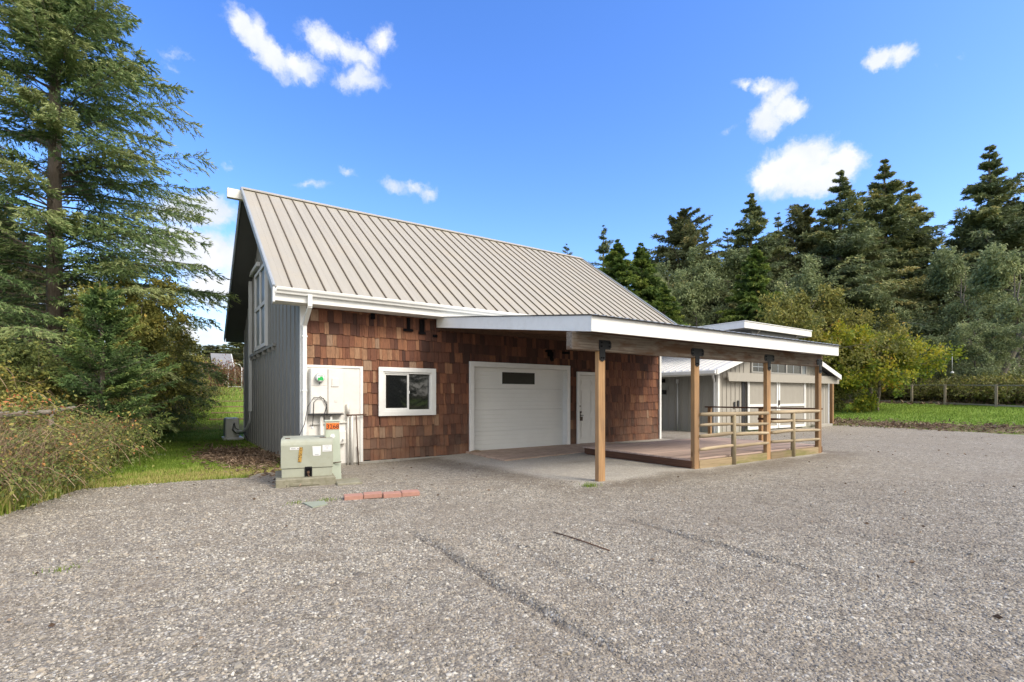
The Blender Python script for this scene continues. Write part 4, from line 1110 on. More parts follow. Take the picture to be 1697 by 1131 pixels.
# clerestory cap roof
mx0, mx1 = 16.77, 22.22
mb = MB(); mb.box(mx0, mx1, .5, 7.6, 4.16, 4.42, bev=.006); cap = build('raised_cap_roof', mb, 'white', ob)
mb = MB(); mb.box(mx0 - .02, mx1 + .02, .47, 7.63, 4.421, 4.45, bev=.004); build('cap_flashing', mb, 'white', cap)
mb = MB(); mb.box(mx0 + .05, mx1 - .05, .55, 7.55, 4.15, 4.159); build('cap_soffit', mb, 'soffit', cap)
mb = MB(); mb.box(17.55, 21.35, .66, 7.4, 3.2, 4.148); build('clerestory_wall', mb, 'soffit', ob)
mb = MB(); [mb.bar((x_, .93, 3.75), (x_ + .1, .55, 4.15), .04, .04) for x_ in (17.9, 21.0)]; build('cap_strut', mb, 'tan', ob)
# header, doors, windows
mb = MB(); mb.prism([(15.40, 2.34), (24.65, 2.38), (24.62, 2.03), (15.50, 2.0)], 'Y', .36, .40); build('track_cover', mb, 'tan', ob)
mb = MB(); mb.box(15.6, 24.5, .40, .58, 2.1, 2.14); build('track_shelf', mb, 'tan', ob)
for (a0, a1, lab) in ((17.0, 19.28, 'hinge side'), (19.34, 21.62, 'latch side')):
    mb = MB(); w2 = .10
    mb.box(a0, a0 + w2, .48, .53, .06, 2.03, bev=.003); mb.box(a1 - w2, a1, .48, .53, .06, 2.03, bev=.003)
    mb.box(a0 + w2, a1 - w2, .48, .53, .06, .17, bev=.003); mb.box(a0 + w2, a1 - w2, .48, .53, .99, 1.09, bev=.003)
    dl = build('sliding_door', mb, 'white', ob)
    mb = MB(); mb.box(a0 + w2, a1 - w2, .52, .55, .17, .99); mb.box(a0 + w2, a1 - w2, .52, .55, 1.09, 2.03)
    x = a0 + w2 + .1
    while x < a1 - w2: mb.box(x, x + .012, .514, .52, .17, .99); mb.box(x, x + .012, .514, .52, 1.09, 2.03); x += .1
    build('door_infill', mb, 'tan', dl)
mb = MB(); mb.box(19.27, 19.35, .44, .48, 1.05, 1.25); mb.tube([(18.2, .5, 1.55), (18.25, .44, 1.65), (18.3, .5, 1.35)], .012, 6); build('door_pull', mb, 'bronze', ob)
mb = MB(); mb.box(16.72, 16.95, .57, .596, -.0, 2.0); mb.box(16.4, 16.5, .55, .58, 1.0, 1.25); mb.box(16.15, 16.24, .55, .58, .95, 1.2); build('dark_post', mb, 'cable', ob)
wf = MB()
for bx in ((17.35, 21.9, 2.38, 2.44), (17.35, 21.9, 2.86, 2.92)): wf.box(bx[0], bx[1], .545, .585, bx[2], bx[3])
for xx in (17.35, 18.75, 20.05, 21.35, 21.8): wf.box(xx, xx + .1, .545, .585, 2.44, 2.86)
owf = build('window', wf, 'tangrey', ob)
mb = MB(); mb.box(17.45, 21.35, .575, .59, 2.44, 2.86); build('pane', mb, 'tinted', owf)
mb = MB(); mb.box(21.45, 21.8, .575, .59, 2.44, 2.86); build('pane', mb, 'loftglass', owf)
mb = MB(); mb.box(17.45, 18.75, .565, .575, 2.63, 2.65); [mb.box(17.85 + i * .42, 17.87 + i * .42, .56, .565, 2.44, 2.86) for i in range(3)]; mb.box(19.4, 19.43, .565, .575, 2.44, 2.86); mb.box(20.7, 20.73, .565, .575, 2.44, 2.86); build('muntin', mb, 'trimgrey', owf)
mb = MB(); mb.box(24.42, 24.52, .75, .85, 0, 2.2); build('white_corner_post', mb, 'lineset', ob)
mb = MB(); mb.box(22.2, 23.6, .2, .5, .0, .14, bev=.01); o = build('door_step', mb, 'tan', ob)
mb = MB(); mb.box(25.04, 25.18, .83, .97, 0, 2.15, bev=.004); o = build('timber_post', mb, 'post'); tagthing(o, 'lone timber post standing right of the tan outbuilding', 'post')

# ---------------------------------------------------------------- plants: generators
def conifer(name, seed, H, z0, Rm, nb, ns, nk, Ls, Ws, tr_, mat_, up=.15, droop=.35, prof=.85, gap=.0, twig=.34, lean=0.0, tintb=.45, tipg=.3, rag=.35, cards=2, jit=.36, lmax=99, whorl=0.):
    """returns crown mesh, wood mesh. nb branches, ns points per branch, nk points per twig"""
    g = np.random.default_rng(seed)
    t_ = np.sort(g.random(nb) ** 1.05); zb_ = z0 + (H - z0) * t_
    if whorl:
        zb_ = np.where(g.random(nb) < .8, np.round(zb_ / whorl) * whorl + g.normal(0, whorl * .10, nb), zb_); zb_ = np.clip(zb_, z0, H * .995); t_ = (zb_ - z0) / (H - z0)
    Lb = Rm * (1 - t_) ** prof * (1 - rag + rag * 2 * g.random(nb)) * np.clip((t_ + .05) * 7, .55, 1) + .012 * Rm
    az_ = g.random(nb) * 2 * np.pi
    sec = np.floor(az_ / (2 * np.pi) * 9).astype(int); secf = 1 + .22 * g.normal(size=9)[sec]
    Lb = np.minimum(Lb * secf, lmax)
    D = np.stack([np.cos(az_), np.sin(az_), np.zeros(nb)], 1)
    tx = lean * H * (zb_ / H) ** 2
    base = np.stack([tx, np.zeros(nb), zb_], 1)
    s = np.linspace(.0, 1, ns + 1)
    upb = up + g.normal(0, .1, nb) + .45 * t_
    def bpos(s_):   # s_ (nb,k)
        zz_ = (upb[:, None] * s_ - droop * (1 - t_[:, None] * .6) * s_ ** 2 + .12 * s_ ** 3)
        return base[:, None] + D[:, None] * (Lb[:, None, None] * s_[..., None]) + np.array([0, 0, 1.])[None, None] * (Lb[:, None] * zz_)[..., None]
    sp = np.tile(s, (nb, 1)); Pb = bpos(sp)
    r_b = (.012 + .022 * Lb / max(Rm, .1)) * tr_ / .2
    r_b = np.minimum(r_b, tr_ * .45)
    w1 = sticks(Pb[:, :-1].reshape(-1, 3), Pb[:, 1:].reshape(-1, 3), (r_b[:, None] * (1 - s[:-1] * .85)[None]).ravel(), (r_b[:, None] * (1 - s[1:] * .85)[None]).ravel(), 3)
    # twigs
    s2 = np.clip(np.linspace(.14, 1, ns)[None] + g.normal(0, .02, (nb, ns)), .08, 1)
    Pt = bpos(s2)
    Tg = nrm(bpos(np.clip(s2 + .02, 0, 1.1)) - bpos(s2 - .02))
    side = nrm(np.cross(Tg, np.array([0, 0, 1.])))
    out = []; tints = []; wtw = []
    gapm = g.random((nb, ns)) > gap
    cl = .25 * np.sin(zb_ * 3.1 + az_ * 2)[:, None] + g.normal(0, .10, (nb, 1)) + 0 * s2
    for sg in (-1, 1):
        lt = Lb[:, None] * twig * (1.05 - .7 * s2) * g.uniform(.6, 1.25, (nb, ns)) + .06 * Rm * .3
        td = nrm(Tg * .75 + side * sg * .85 + np.array([0, 0, -1.]) * g.uniform(.05, .55, (nb, ns, 1)) * (droop + .2) * 1.3)
        q = (np.arange(nk) + .5) / nk
        for c_ in range(cards):
            qq = np.clip(q[None, None] + g.normal(0, .06, (nb, ns, nk)), 0, 1)
            sag = np.array([0, 0, -1.]) * (lt[..., None] * qq ** 2 * .28 * droop)[..., None]
            Pn = Pt[:, :, None] + td[:, :, None] * (lt[..., None] * qq)[..., None] + sag
            dn = nrm(td[:, :, None] * .8 + g.normal(0, jit, Pn.shape) + np.array([0, 0, -.12]))
            mk = np.broadcast_to(gapm[..., None], qq.shape)
            ln = Ls * g.uniform(.6, 1.3, qq.shape) * np.clip(.3 + Lb / (.22 * Rm) * .7, .3, 1)[:, None, None]
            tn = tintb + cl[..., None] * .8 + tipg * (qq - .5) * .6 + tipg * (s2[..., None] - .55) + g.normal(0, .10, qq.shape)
            Pm, dm_, lm, tm = Pn[mk], dn[mk], ln[mk], tn[mk]
            out.append((Pm, dm_, lm)); tints.append(tm)
        if Ls < .3:
            m2 = gapm & (lt > .12)
            wtw.append(sticks(Pt[m2], (Pt + td * (lt * .8)[..., None])[m2], .004 + .0 * lt[m2], .002 + 0 * lt[m2], 3))
    P_ = np.concatenate([o_[0] for o_ in out]); D_ = np.concatenate([o_[1] for o_ in out]); L_ = np.concatenate([o_[2] for o_ in out])
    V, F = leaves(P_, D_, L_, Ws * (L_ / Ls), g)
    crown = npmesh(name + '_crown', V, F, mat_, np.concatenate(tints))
    zt_ = np.linspace(-.3, H, 14); rr = tr_ * (1 - np.clip(zt_ / H, 0, 1)) ** .8 + .012
    cx_ = lean * H * np.clip(zt_ / H, 0, 1) ** 2 + .03 * np.sin(zt_ * 1.1) * (zt_ > .5)
    C = np.stack([cx_, .03 * np.cos(zt_ * .9), zt_], 1)
    w0 = sticks(C[:-1], C[1:], rr[:-1], rr[1:], 9)
    V, F = join(w0, w1, *wtw)
    trunk = npmesh(name + '_trunk', V, F, 'bark')
    return crown, trunk

def broadleaf(name, seed, H, Rm, z0, nlimb, nsub, ntw, nlf, Ls, Ws, tr_, mat_, bark='greybark', up=.7, spreadtw=.35, lean=0., tintb=.45, flat=1.0, multi=1):
    g = np.random.default_rng(seed); segs = []; R0 = []; R1 = []
    def seg(a_, b_, r0_, r1_): segs.append((a_, b_)); R0.append(r0_); R1.append(r1_)
    tips = []; tipd = []; tc_ = []
    for mt in range(multi):
        base = np.array([g.normal(0, .12) * (multi > 1) * 2, g.normal(0, .12) * (multi > 1) * 2, -.2]); top = np.array([lean * H + g.normal(0, .12 * Rm) * multi ** .5, g.normal(0, .12 * Rm) * multi ** .5, H * .86])
        K = 8; pts = [base + (top - base) * (k_ / K) + g.normal(0, .02 * H * .4, 3) * (k_ > 0) * (k_ < K) for k_ in range(K + 1)]
        rad = [tr_ * (1 - .92 * k_ / K) / multi ** .4 for k_ in range(K + 1)]
        for k_ in range(K): seg(pts[k_], pts[k_ + 1], rad[k_], rad[k_ + 1])
        for i in range(max(3, nlimb // multi)):
            f = z0 / H + (1 - z0 / H) * g.random() ** .9 * .95; kk = min(K - 1, int(f * K)); fr_ = f * K - kk
            p = pts[kk] * (1 - fr_) + pts[kk + 1] * fr_
            az_ = g.random() * 6.283; fl = (f - z0 / H) / (1 - z0 / H)
            Ll = Rm * (1.0 - .75 * abs(fl - .3) ** 1.2) * g.uniform(.45, 1.3)
            d = np.array([math.cos(az_), math.sin(az_), up * g.uniform(.4, 1.2) + .25 * fl]); d /= np.linalg.norm(d)
            q = [p]; dd = d.copy()
            for k_ in range(4):
                dd = dd + g.normal(0, .16, 3) + np.array([0, 0, -.05 if flat < 1 else .03]); dd /= np.linalg.norm(dd); q.append(q[-1] + dd * Ll / 4)
            r0_ = rad[kk] * .5
            for k_ in range(4): seg(q[k_], q[k_ + 1], r0_ * (1 - .22 * k_), r0_ * (1 - .22 * (k_ + 1)))
            for j in range(nsub):
                fs = .25 + .75 * g.random(); k2 = min(3, int(fs * 4)); p2 = q[k2] + (q[k2 + 1] - q[k2]) * (fs * 4 - k2)
                d2 = dd * .6 + g.normal(0, .6, 3); d2[2] *= flat; d2 /= np.linalg.norm(d2); L2 = Ll * .42 * g.uniform(.5, 1.1) * (1.15 - .5 * fs)
                p3 = p2 + d2 * L2; seg(p2, p3, r0_ * .3, r0_ * .1)
                ctn = g.normal(0, .13)
                for m_ in range(ntw):
                    f3 = .3 + .7 * g.random(); p4 = p2 + d2 * L2 * f3
                    d3 = d2 * .5 + g.normal(0, .6, 3); d3 /= np.linalg.norm(d3); L3 = L2 * spreadtw * g.uniform(.5, 1.4)
                    seg(p4, p4 + d3 * L3, r0_ * .09, r0_ * .04); tips.append((p4, d3 * L3)); tc_.append(ctn)
    A = np.array([a_ for a_, _ in segs]); B = np.array([b_ for _, b_ in segs])
    w = sticks(A, B, np.array(R0), np.array(R1), 5)
    tp = np.array([x_[0] for x_ in tips]); td = np.array([x_[1] for x_ in tips]); tcn_ = np.array(tc_)
    n = len(tp); f = g.random((n, nlf))
    P_ = tp[:, None] + td[:, None] * (f * 1.15)[..., None] + g.normal(0, Ls * .8, (n, nlf, 3))
    D_ = nrm(nrm(td)[:, None] * .4 + g.normal(0, .7, (n, nlf, 3)) + np.array([0, 0, -.35]))
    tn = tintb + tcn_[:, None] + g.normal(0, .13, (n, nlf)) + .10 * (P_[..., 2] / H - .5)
    Lr = Ls * g.uniform(.6, 1.3, n * nlf)
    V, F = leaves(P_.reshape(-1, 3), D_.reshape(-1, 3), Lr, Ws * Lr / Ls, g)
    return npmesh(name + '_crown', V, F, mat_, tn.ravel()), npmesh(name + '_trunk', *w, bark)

def tree(name, meshes, x, y, label, cat='tree', s=1.0, rz=0.0, sz=None, group=None, z=None, parts=('crown', 'trunk')):
    zz_ = float(height(x, y)) if z is None else z
    o = thing(name, label, cat, (x, y, zz_), 0, group)
    o.rotation_euler = (0, 0, rz); o.scale = (s, s, sz or s)
    for me_, pn in zip(meshes, parts):
        c_ = bpy.data.objects.new(pn, me_); put(c_, o)
    return o

# big spruce on the left and its young neighbour
sp_big = conifer('big_spruce', 21, 17.2, .5, 5.9, 340, 22, 12, .145, .028, .22, 'needle', up=.22, droop=.42, prof=1.0, gap=.09, twig=.27, tintb=.64, tipg=.38, rag=.34, cards=2, jit=.30, lmax=4.15)
tree('spruce_tree', sp_big, -4.85, 7.8, 'tall old spruce with ragged layered boughs rising out of the brambles', 'tree', 1, 1.0)
sp_young = conifer('young_spruce', 5, 3.7, .1, 1.2, 130, 13, 6, .085, .022, .05, 'youngspruce', up=.38, droop=.2, prof=.8, gap=.03, twig=.36, tintb=.45, tipg=.5, rag=.25, cards=2, whorl=.26)
tree('young_spruce', sp_young, -3.4, 2.6, 'small dark green young spruce in front of the brambles', 'tree', 1, .4, z=.05)

# forest meshes
cf = [conifer('fir_a', 31, 26, 2.0, 6.8, 300, 10, 6, .40, .095, .42, 'needlefar', up=.20, droop=.62, prof=1.18, gap=.14, twig=.27, rag=.5, cards=3, jit=.42, whorl=.95),
      conifer('fir_b', 32, 28, 2.5, 6.2, 300, 10, 6, .40, .095, .42, 'needlefar', up=.24, droop=.60, prof=1.1, gap=.18, twig=.27, rag=.55, cards=3, jit=.42, whorl=.95),
      conifer('hemlock', 33, 24, 1.0, 5.4, 380, 10, 6, .32, .09, .38, 'needlebrown', up=.30, droop=.55, prof=.8, gap=.06, twig=.32, rag=.36, cards=3, jit=.45, whorl=.6),
      conifer('cedar', 34, 16, .4, 3.8, 340, 9, 5, .28, .085, .30, 'cedar', up=.15, droop=.7, prof=.95, gap=.05, twig=.32, rag=.34, cards=3, tipg=.4, jit=.4),
      conifer('sparse_fir', 35, 27, 5, 3.6, 170, 9, 5, .34, .08, .34, 'needlefar', up=.10, droop=.5, prof=.9, gap=.32, twig=.30, rag=.65, cards=2, jit=.42, whorl=1.0)]
bl = [broadleaf('alder', 41, 13, 4.4, 1.2, 26, 8, 6, 13, .24, .13, .24, 'leafgrey', up=.5, multi=2),
      broadleaf('willow', 42, 9, 4.6, .5, 34, 9, 7, 15, .17, .10, .20, 'leafgrey', up=.35, flat=.7, multi=3),
      broadleaf('apple', 43, 6.5, 4.0, .9, 30, 9, 7, 14, .15, .10, .17, 'leafolive', bark='bark', up=.35, flat=.8, multi=3),
      broadleaf('cherry', 44, 5.6, 3.9, 1.1, 26, 9, 7, 13, .19, .11, .17, 'leafautumn', bark='bark', up=.22, flat=.7, multi=3, tintb=.54)]

def at(px, d):       # ground position seen at photo column px, at depth d
    s_, c_ = math.sin(.597), math.cos(.597); u = (px - 848.5) / 832.8
    return (-2.2 + d * (s_ + u * c_), -10.88 + d * (c_ - u * s_))
def top_h(py, d, x, y): return 1.38 + (658.7 - py) * d / 832.8 - float(height(x, y))
FOR = [  # kind, column, depth, top row, label
    (4, 940, 66, 404, 'thin bare-topped fir just showing above the barn ridge end'),
    (4, 1000, 64, 374, 'thin spindly fir right of the barn ridge end'),
    (3, 1024, 52, 398, 'yellow-green cedar nearest the barn roof slope'),
    (3, 1062, 54, 404, 'second yellow-green cedar right of the barn roof'),
    (3, 1100, 46, 470, 'low bright cedar standing above the carport roof'),
    (2, 1132, 66, 346, 'broad brown-green hemlock with a rounded shaggy crown'),
    (0, 1168, 72, 384, 'open brown-green tree between the hemlock and the spired fir'),
    (4, 1206, 70, 378, 'sparse grey fir left of the tall spired fir'),
    (0, 1244, 62, 320, 'slim spired fir above the cap roof of the outbuilding'),
    (3, 1252, 50, 408, 'wide green cedar under the slim spired fir'),
    (4, 1290, 70, 352, 'lean dark fir right of the slim spired fir'),
    (2, 1328, 66, 342, 'brown-green fir left of the cloud-topped dark firs'),
    (0, 1392, 60, 282, 'dark fir standing before the large white cloud'),
    (1, 1466, 62, 262, 'tallest dark fir of the middle pair, thin leader'),
    (0, 1508, 66, 300, 'dark fir leaning out right of the tallest middle fir'),
    (1, 1430, 72, 316, 'dark fir filling the gap behind the tallest pair'),
    (0, 1640, 58, 240, 'big ragged fir reaching highest at the far right'),
    (1, 1716, 60, 268, 'dark fir cut by the right edge of the view'),
    (2, 1585, 76, 410, 'low distant hemlock in the gap left of the big ragged fir'),
    (2, 1552, 70, 452, 'short hemlock right of the leaning dark fir'),
    (2, 1190, 58, 470, 'short brown-green hemlock low behind the outbuilding'),
    (1, 1350, 70, 400, 'dark fir low behind the yellowing apple tree'),
    (2, 1085, 70, 430, 'low hemlock filling the gap between the two cedars and the shaggy hemlock'),
    (2, 1226, 74, 400, 'hemlock in the gap left of the slim spired fir'),
    (0, 1282, 66, 388, 'green fir close behind the wide green cedar'),
    (2, 1362, 64, 372, 'hemlock between the brown-green fir and the cloud-topped fir'),
    (2, 1440, 60, 400, 'hemlock low in front of the tallest middle fir'),
    (1, 1535, 66, 372, 'fir filling the gap right of the leaning dark fir'),
    (2, 1612, 64, 360, 'hemlock at the foot of the big ragged fir'),
    (2, 1680, 64, 330, 'hemlock between the big ragged fir and the view edge'),
    (0, 1010, 74, 420, 'grey fir low behind the yellow-green cedars')]
for k, (kd, px, d, py, lab) in enumerate(FOR):
    x, y = at(px, d); H0 = [26, 28, 24, 16, 27][kd]; h = top_h(py, d, x, y); sz = h / H0
    wid = {0: 1.25, 1: 1.35, 2: 1.3, 3: 1.25, 4: 1.2}[kd]
    tree(['fir_tree', 'fir_tree', 'hemlock_tree', 'cedar_tree', 'fir_tree'][kd], cf[kd], x, y, lab, 'tree', max(sz, .55) * wid, k * 1.7, sz, 'forest trees behind the fence')
BRD = [(0, 1108, 60, 425, 1.2, 'soft grey-green alder just right of the low bright cedar'), (0, 1180, 62, 415, 1.2, 'airy alder between the shaggy hemlock and the spired fir'), (0, 1300, 56, 430, 1.1, 'grey-green alder above the olive apple tree'), (0, 1480, 54, 470, 1.1, 'grey-green alder behind the golden cherry tree'), (0, 1150, 52, 452, 1.0, 'grey-green alder behind the carport roof'), (0, 1215, 56, 500, 1.0, 'short grey-green alder low behind the outbuilding'),
       (0, 1600, 52, 400, 1.0, 'tall grey-green alder over the fence'), (1, 1560, 45, 545, 1.0, 'low spreading grey willow behind the fence'),
       (1, 1625, 42, 520, .95, 'bushy grey willow hanging over the fence rail'), (0, 1690, 46, 395, 1.1, 'tall alder at the right edge with pale leaning stem'),
       (1, 1500, 52, 560, .8, 'small grey willow behind the yellow autumn tree'), (0, 1420, 60, 470, 1.0, 'alder between the autumn tree and dark firs'),
       (2, 1318, 37, 470, 1.0, 'olive-leaved apple tree directly behind the outbuilding'), (2, 1376, 40, 500, 1.0, 'yellowing apple tree at the corner of the outbuilding'),
       (3, 1442, 35.5, 528, 1.05, 'golden autumn cherry tree spreading over the lawn edge'), (1, 1672, 47, 600, .7, 'little willow low at the right edge')]
for k, (kd, px, d, py, ws, lab) in enumerate(BRD):
    x, y = at(px, d); H0 = [13, 9, 6.5, 5.6][kd]; sz = top_h(py, d, x, y) / H0
    tree(['alder_tree', 'willow_tree', 'apple_tree', 'cherry_tree'][kd], bl[kd], x, y, lab, 'tree', (sz * .55 + .5) * ws, k * 2.1 + .5, sz)
# pale leaning trunk at the right edge
x, y = at(1637, 43)
pts = [(x, y, height(x, y) - .3), (x + .35, y - .8, 3.2), (x + .7, y - 1.8, 6.0), (x + 1.1, y - 2.6, 9.0), (x + 1.5, y - 3.4, 12)]
mb = MB(); mb.tube(pts, [.26, .22, .18, .12, .05], 10); o = build('bare_trunk', mb, 'greybark'); tagthing(o, 'pale bare trunk leaning right behind the fence', 'trunk')
# forest beyond, and woods to the left rear
lw = [('fir_tree', 0, 20, 84, 480), ('fir_tree', 1, 120, 80, 500), ('hemlock_tree', 2, 250, 78, 545), ('fir_tree', 1, 310, 92, 555), ('hemlock_tree', 2, 352, 96, 572), ('fir_tree', 0, 392, 100, 560), ('fir_tree', 1, 372, 110, 570), ('hemlock_tree', 2, 415, 90, 566), ('hemlock_tree', 2, -30, 70, 470)]
wl = ['far dark fir showing through the big spruce near the left edge', 'far fir showing right of the big spruce trunk', 'far hemlock behind the autumn shrubs', 'far fir left of the distant house', 'far hemlock behind the distant house roof', 'far fir just right of the distant house', 'farthest fir behind the distant house', 'far hemlock beside the barn corner', 'far hemlock at the very left edge']
for k, ((nm, kd, px, d, py), lab) in enumerate(zip(lw, wl)):
    x, y = at(px, d); H0 = [26, 28, 24][kd]; sz = max(.25, top_h(py, d, x, y) / H0)
    tree(nm, cf[kd], x, y, lab, 'tree', sz * (3.4 if px > 200 else 1.6), k * 1.3, sz, 'distant trees left of the barn')
for k, (px_, d, py, lab) in enumerate(((-10, 24, 330, 'green spruce cut by the left edge behind the big spruce'), (235, 27, 505, 'small spruce in the gap right of the big spruce trunk'), (60, 30, 430, 'mid green spruce directly behind the big spruce trunk'))):
    x, y = at(px_, d); sz = top_h(py, d, x, y) / 24; tree('hemlock_tree', cf[2], x, y, lab, 'tree', sz * 1.5, k * 1.9, sz)
# trees across the road behind the photographer: what the window panes reflect
RDIR = ['first', 'second', 'third', 'fourth', 'fifth', 'sixth', 'seventh', 'eighth', 'ninth', 'tenth']
for k, (x, y, kd, s_) in enumerate(((9, -42, 0, .6), (2, -45, 1, .62), (16, -44, 2, .6), (24, -40, 0, .55), (31, -46, 1, .62), (-6, -44, 2, .6), (38, -40, 2, .6), (-14, -42, 0, .6), (12, -50, 3, 1.0), (20, -52, 3, 1.1))):
    tree(['fir_tree', 'fir_tree', 'hemlock_tree', 'cedar_tree'][kd], cf[kd], x, y, ['dark fir', 'tall fir', 'shaggy hemlock', 'cedar'][kd] + ' reflected in the window panes, ' + RDIR[k] + ' of the row across the yard', 'tree', s_ * 1.3, k, s_, 'trees behind the yard, seen in the glass')

# ---------------------------------------------------------------- shrubs and brambles
def bramble(name, seed, H, Rm, ncane, nleaf, Ls, mat_, canemat='straw', tintb=.45, arch=1.0):
    """arching canes with leaves along them; returns foliage and stems"""
    g = np.random.default_rng(seed); K = 9; s = np.linspace(0, 1, K)
    az_ = g.random(ncane) * 6.283; b0 = g.normal(0, Rm * .35, (ncane, 2)); Lh = Rm * g.uniform(.4, 1.2, ncane); hh = H * g.uniform(.55, 1.08, ncane)
    z_ = hh[:, None] * (np.sin(np.pi * (.08 + .72 * s[None] * arch)) ** .8); z_ -= z_[:, :1]
    Pc = np.stack([b0[:, :1] + np.cos(az_)[:, None] * Lh[:, None] * s ** 1.3, b0[:, 1:] + np.sin(az_)[:, None] * Lh[:, None] * s ** 1.3, z_], -1) + np.cumsum(g.normal(0, .02 * H, (ncane, K, 3)), 1) * (s > 0)[None, :, None]
    st = sticks(Pc[:, :-1].reshape(-1, 3), Pc[:, 1:].reshape(-1, 3), .006, .004, 3)
    ci = g.integers(0, ncane, nleaf); f = g.random(nleaf) ** .7 * (K - 1.001); k0 = f.astype(int); fr_ = (f - k0)[:, None]
    P_ = Pc[ci, k0] * (1 - fr_) + Pc[ci, k0 + 1] * fr_ + g.normal(0, .05 + .05 * Rm, (nleaf, 3))
    D_ = g.normal(0, 1, (nleaf, 3)) + np.array([0, 0, -.2]); Lr = Ls * g.uniform(.5, 1.3, nleaf)
    P_[:, 2] = np.abs(P_[:, 2])
    V, F = leaves(P_, D_, Lr, Lr * .62, g)
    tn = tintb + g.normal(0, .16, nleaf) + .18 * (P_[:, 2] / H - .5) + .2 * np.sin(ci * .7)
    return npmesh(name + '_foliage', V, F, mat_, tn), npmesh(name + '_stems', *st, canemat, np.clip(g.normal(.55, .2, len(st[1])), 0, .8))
bm_ = [bramble('bramble_a', 1, 1.5, 1.2, 90, 9000, .065, 'leafbramble'), bramble('bramble_b', 2, 1.3, 1.3, 110, 9500, .06, 'leafbramble', tintb=.60),
       bramble('thicket', 3, 2.2, 1.5, 110, 12000, .075, 'leafolive', tintb=.42), bramble('reddish', 4, 1.3, .9, 70, 5000, .06, 'leafred', tintb=.5),
       bramble('weeds', 6, .8, .6, 60, 3600, .05, 'leafbramble', tintb=.4)]
BR = [  # mesh, x, y, scale, zscale, label, name
    (1, -4.6, -2.4, .75, .75, 'dry tangled bramble at the gravel edge, nearest the camera', 'bramble_bush'),
    (1, -5.6, -2.9, .95, .9, 'dry bramble cut by the left edge of the view', 'bramble_bush'),
    (0, -4.3, -1.5, .8, .72, 'green and brown bramble under the grey rail', 'bramble_bush'),
    (1, -3.95, -.75, .7, .68, 'low dry bramble where gravel meets grass', 'bramble_bush'),
    (4, -4.05, -2.55, .9, .8, 'small weedy clump spilling onto the gravel edge', 'weed_clump'),
    (4, -3.65, -1.3, .8, .8, 'green weed clump at the corner of the gravel', 'weed_clump'),
    (0, -5.4, -.9, 1.1, .85, 'bramble mound behind the near end of the rail', 'bramble_bush'),
    (0, -3.8, .4, .8, .85, 'leafy bramble before the young spruce', 'bramble_bush'),
    (1, -4.9, .6, 1.0, 1.05, 'pale stemmed bramble mound above the rail', 'bramble_bush'),
    (0, -3.45, 1.6, .65, .85, 'bramble beside the young spruce at the lawn edge', 'bramble_bush'),
    (2, -6.2, 1.2, 1.0, .9, 'tall olive thicket at the left edge', 'thicket_shrub'),
    (2, -5.2, 3.0, 1.0, .95, 'olive thicket left of the young spruce', 'thicket_shrub'),
    (2, -4.1, 4.6, .85, 1.1, 'yellow-leaved shrub right behind the young spruce', 'thicket_shrub'),
    (1, -3.6, 4.2, .6, .7, 'dry bramble at the lawn edge beyond the young spruce', 'bramble_bush'),
    (2, -4.1, 6.6, .95, 1.2, 'large olive shrub halfway along the lawn', 'thicket_shrub'),
    (0, -3.5, 7.4, .7, .8, 'bramble skirt below the large olive shrub', 'bramble_bush'),
    (3, -3.2, 9.2, .8, .9, 'reddish brown bush near the grassy bank', 'bush'),
    (2, -3.4, 10.0, 1.1, 1.5, 'tall dark shrub before the grassy bank', 'thicket_shrub'),
    (0, -2.0, 11.5, .9, .8, 'low bramble on the bank left of the steps', 'bramble_bush'),
    (2, -2.6, 14.0, 1.2, 1.2, 'rounded shrub on top of the bank', 'thicket_shrub'),
    (3, -.35, 21.0, 1.3, 1.9, 'dark red shrub hiding part of the far house', 'bush'),
    (2, -3.0, 20.0, 1.6, 1.6, 'broad shrub on the upper lawn', 'thicket_shrub'),
    (2, -6.5, 5.6, 1.3, 1.2, 'thicket at the foot of the big spruce', 'thicket_shrub'),
    (2, -7.8, 3.2, 1.3, 1.15, 'thicket behind the left end of the rail', 'thicket_shrub'),
    (0, -7.2, -.8, 1.3, 1.1, 'bramble mound beyond the left edge', 'bramble_bush'),
    (2, -6.0, 10.5, 1.6, 1.5, 'tall thicket behind the big spruce', 'thicket_shrub'),
    (2, -9.5, 8.0, 1.8, 1.5, 'thicket left of the big spruce trunk', 'thicket_shrub'),
    (2, -5.0, 15.5, 1.6, 1.5, 'shrub mass at the back of the left thicket', 'thicket_shrub')]
for k, (mi_, x, y, s_, sz, lab, nm) in enumerate(BR):
    x -= .4 if 2 < y < 12 else 0
    tree(nm, bm_[mi_], x, y, lab, 'bush', s_, k * 2.3, sz, None, parts=('foliage', 'stems'))
ol = [broadleaf('hazel', 51, 4.6, 1.7, 1.0, 22, 8, 6, 13, .085, .055, .06, 'leafolive', up=.7, multi=4, tintb=.45),
      broadleaf('holly', 52, 2.0, 1.4, .1, 18, 8, 6, 13, .07, .045, .05, 'leafbramble', up=.4, multi=3, tintb=.28)]
tree('hazel_tree', ol[0], -3.2, 5.7, 'loose olive-leaved small tree between the young spruce and the barn', 'tree', 1.0, 0, 1.05)
tree('hazel_tree', ol[0], -2.7, 10.6, 'second olive-leaved small tree farther along the lawn', 'tree', 1.1, 2, .95)
tree('hazel_tree', ol[0], -2.6, 12.6, 'small olive tree near the grassy bank', 'tree', 1.0, 4, .75)
tree('dark_shrub', ol[1], -1.7, 13.6, 'dark leafy shrub leaning over the bank', 'bush', 1.0, 0, .8)
tree('dark_shrub', ol[1], -5.0, 4.4, 'dark leafy shrub behind the young spruce', 'bush', 1.1, 1.6, 1.1)

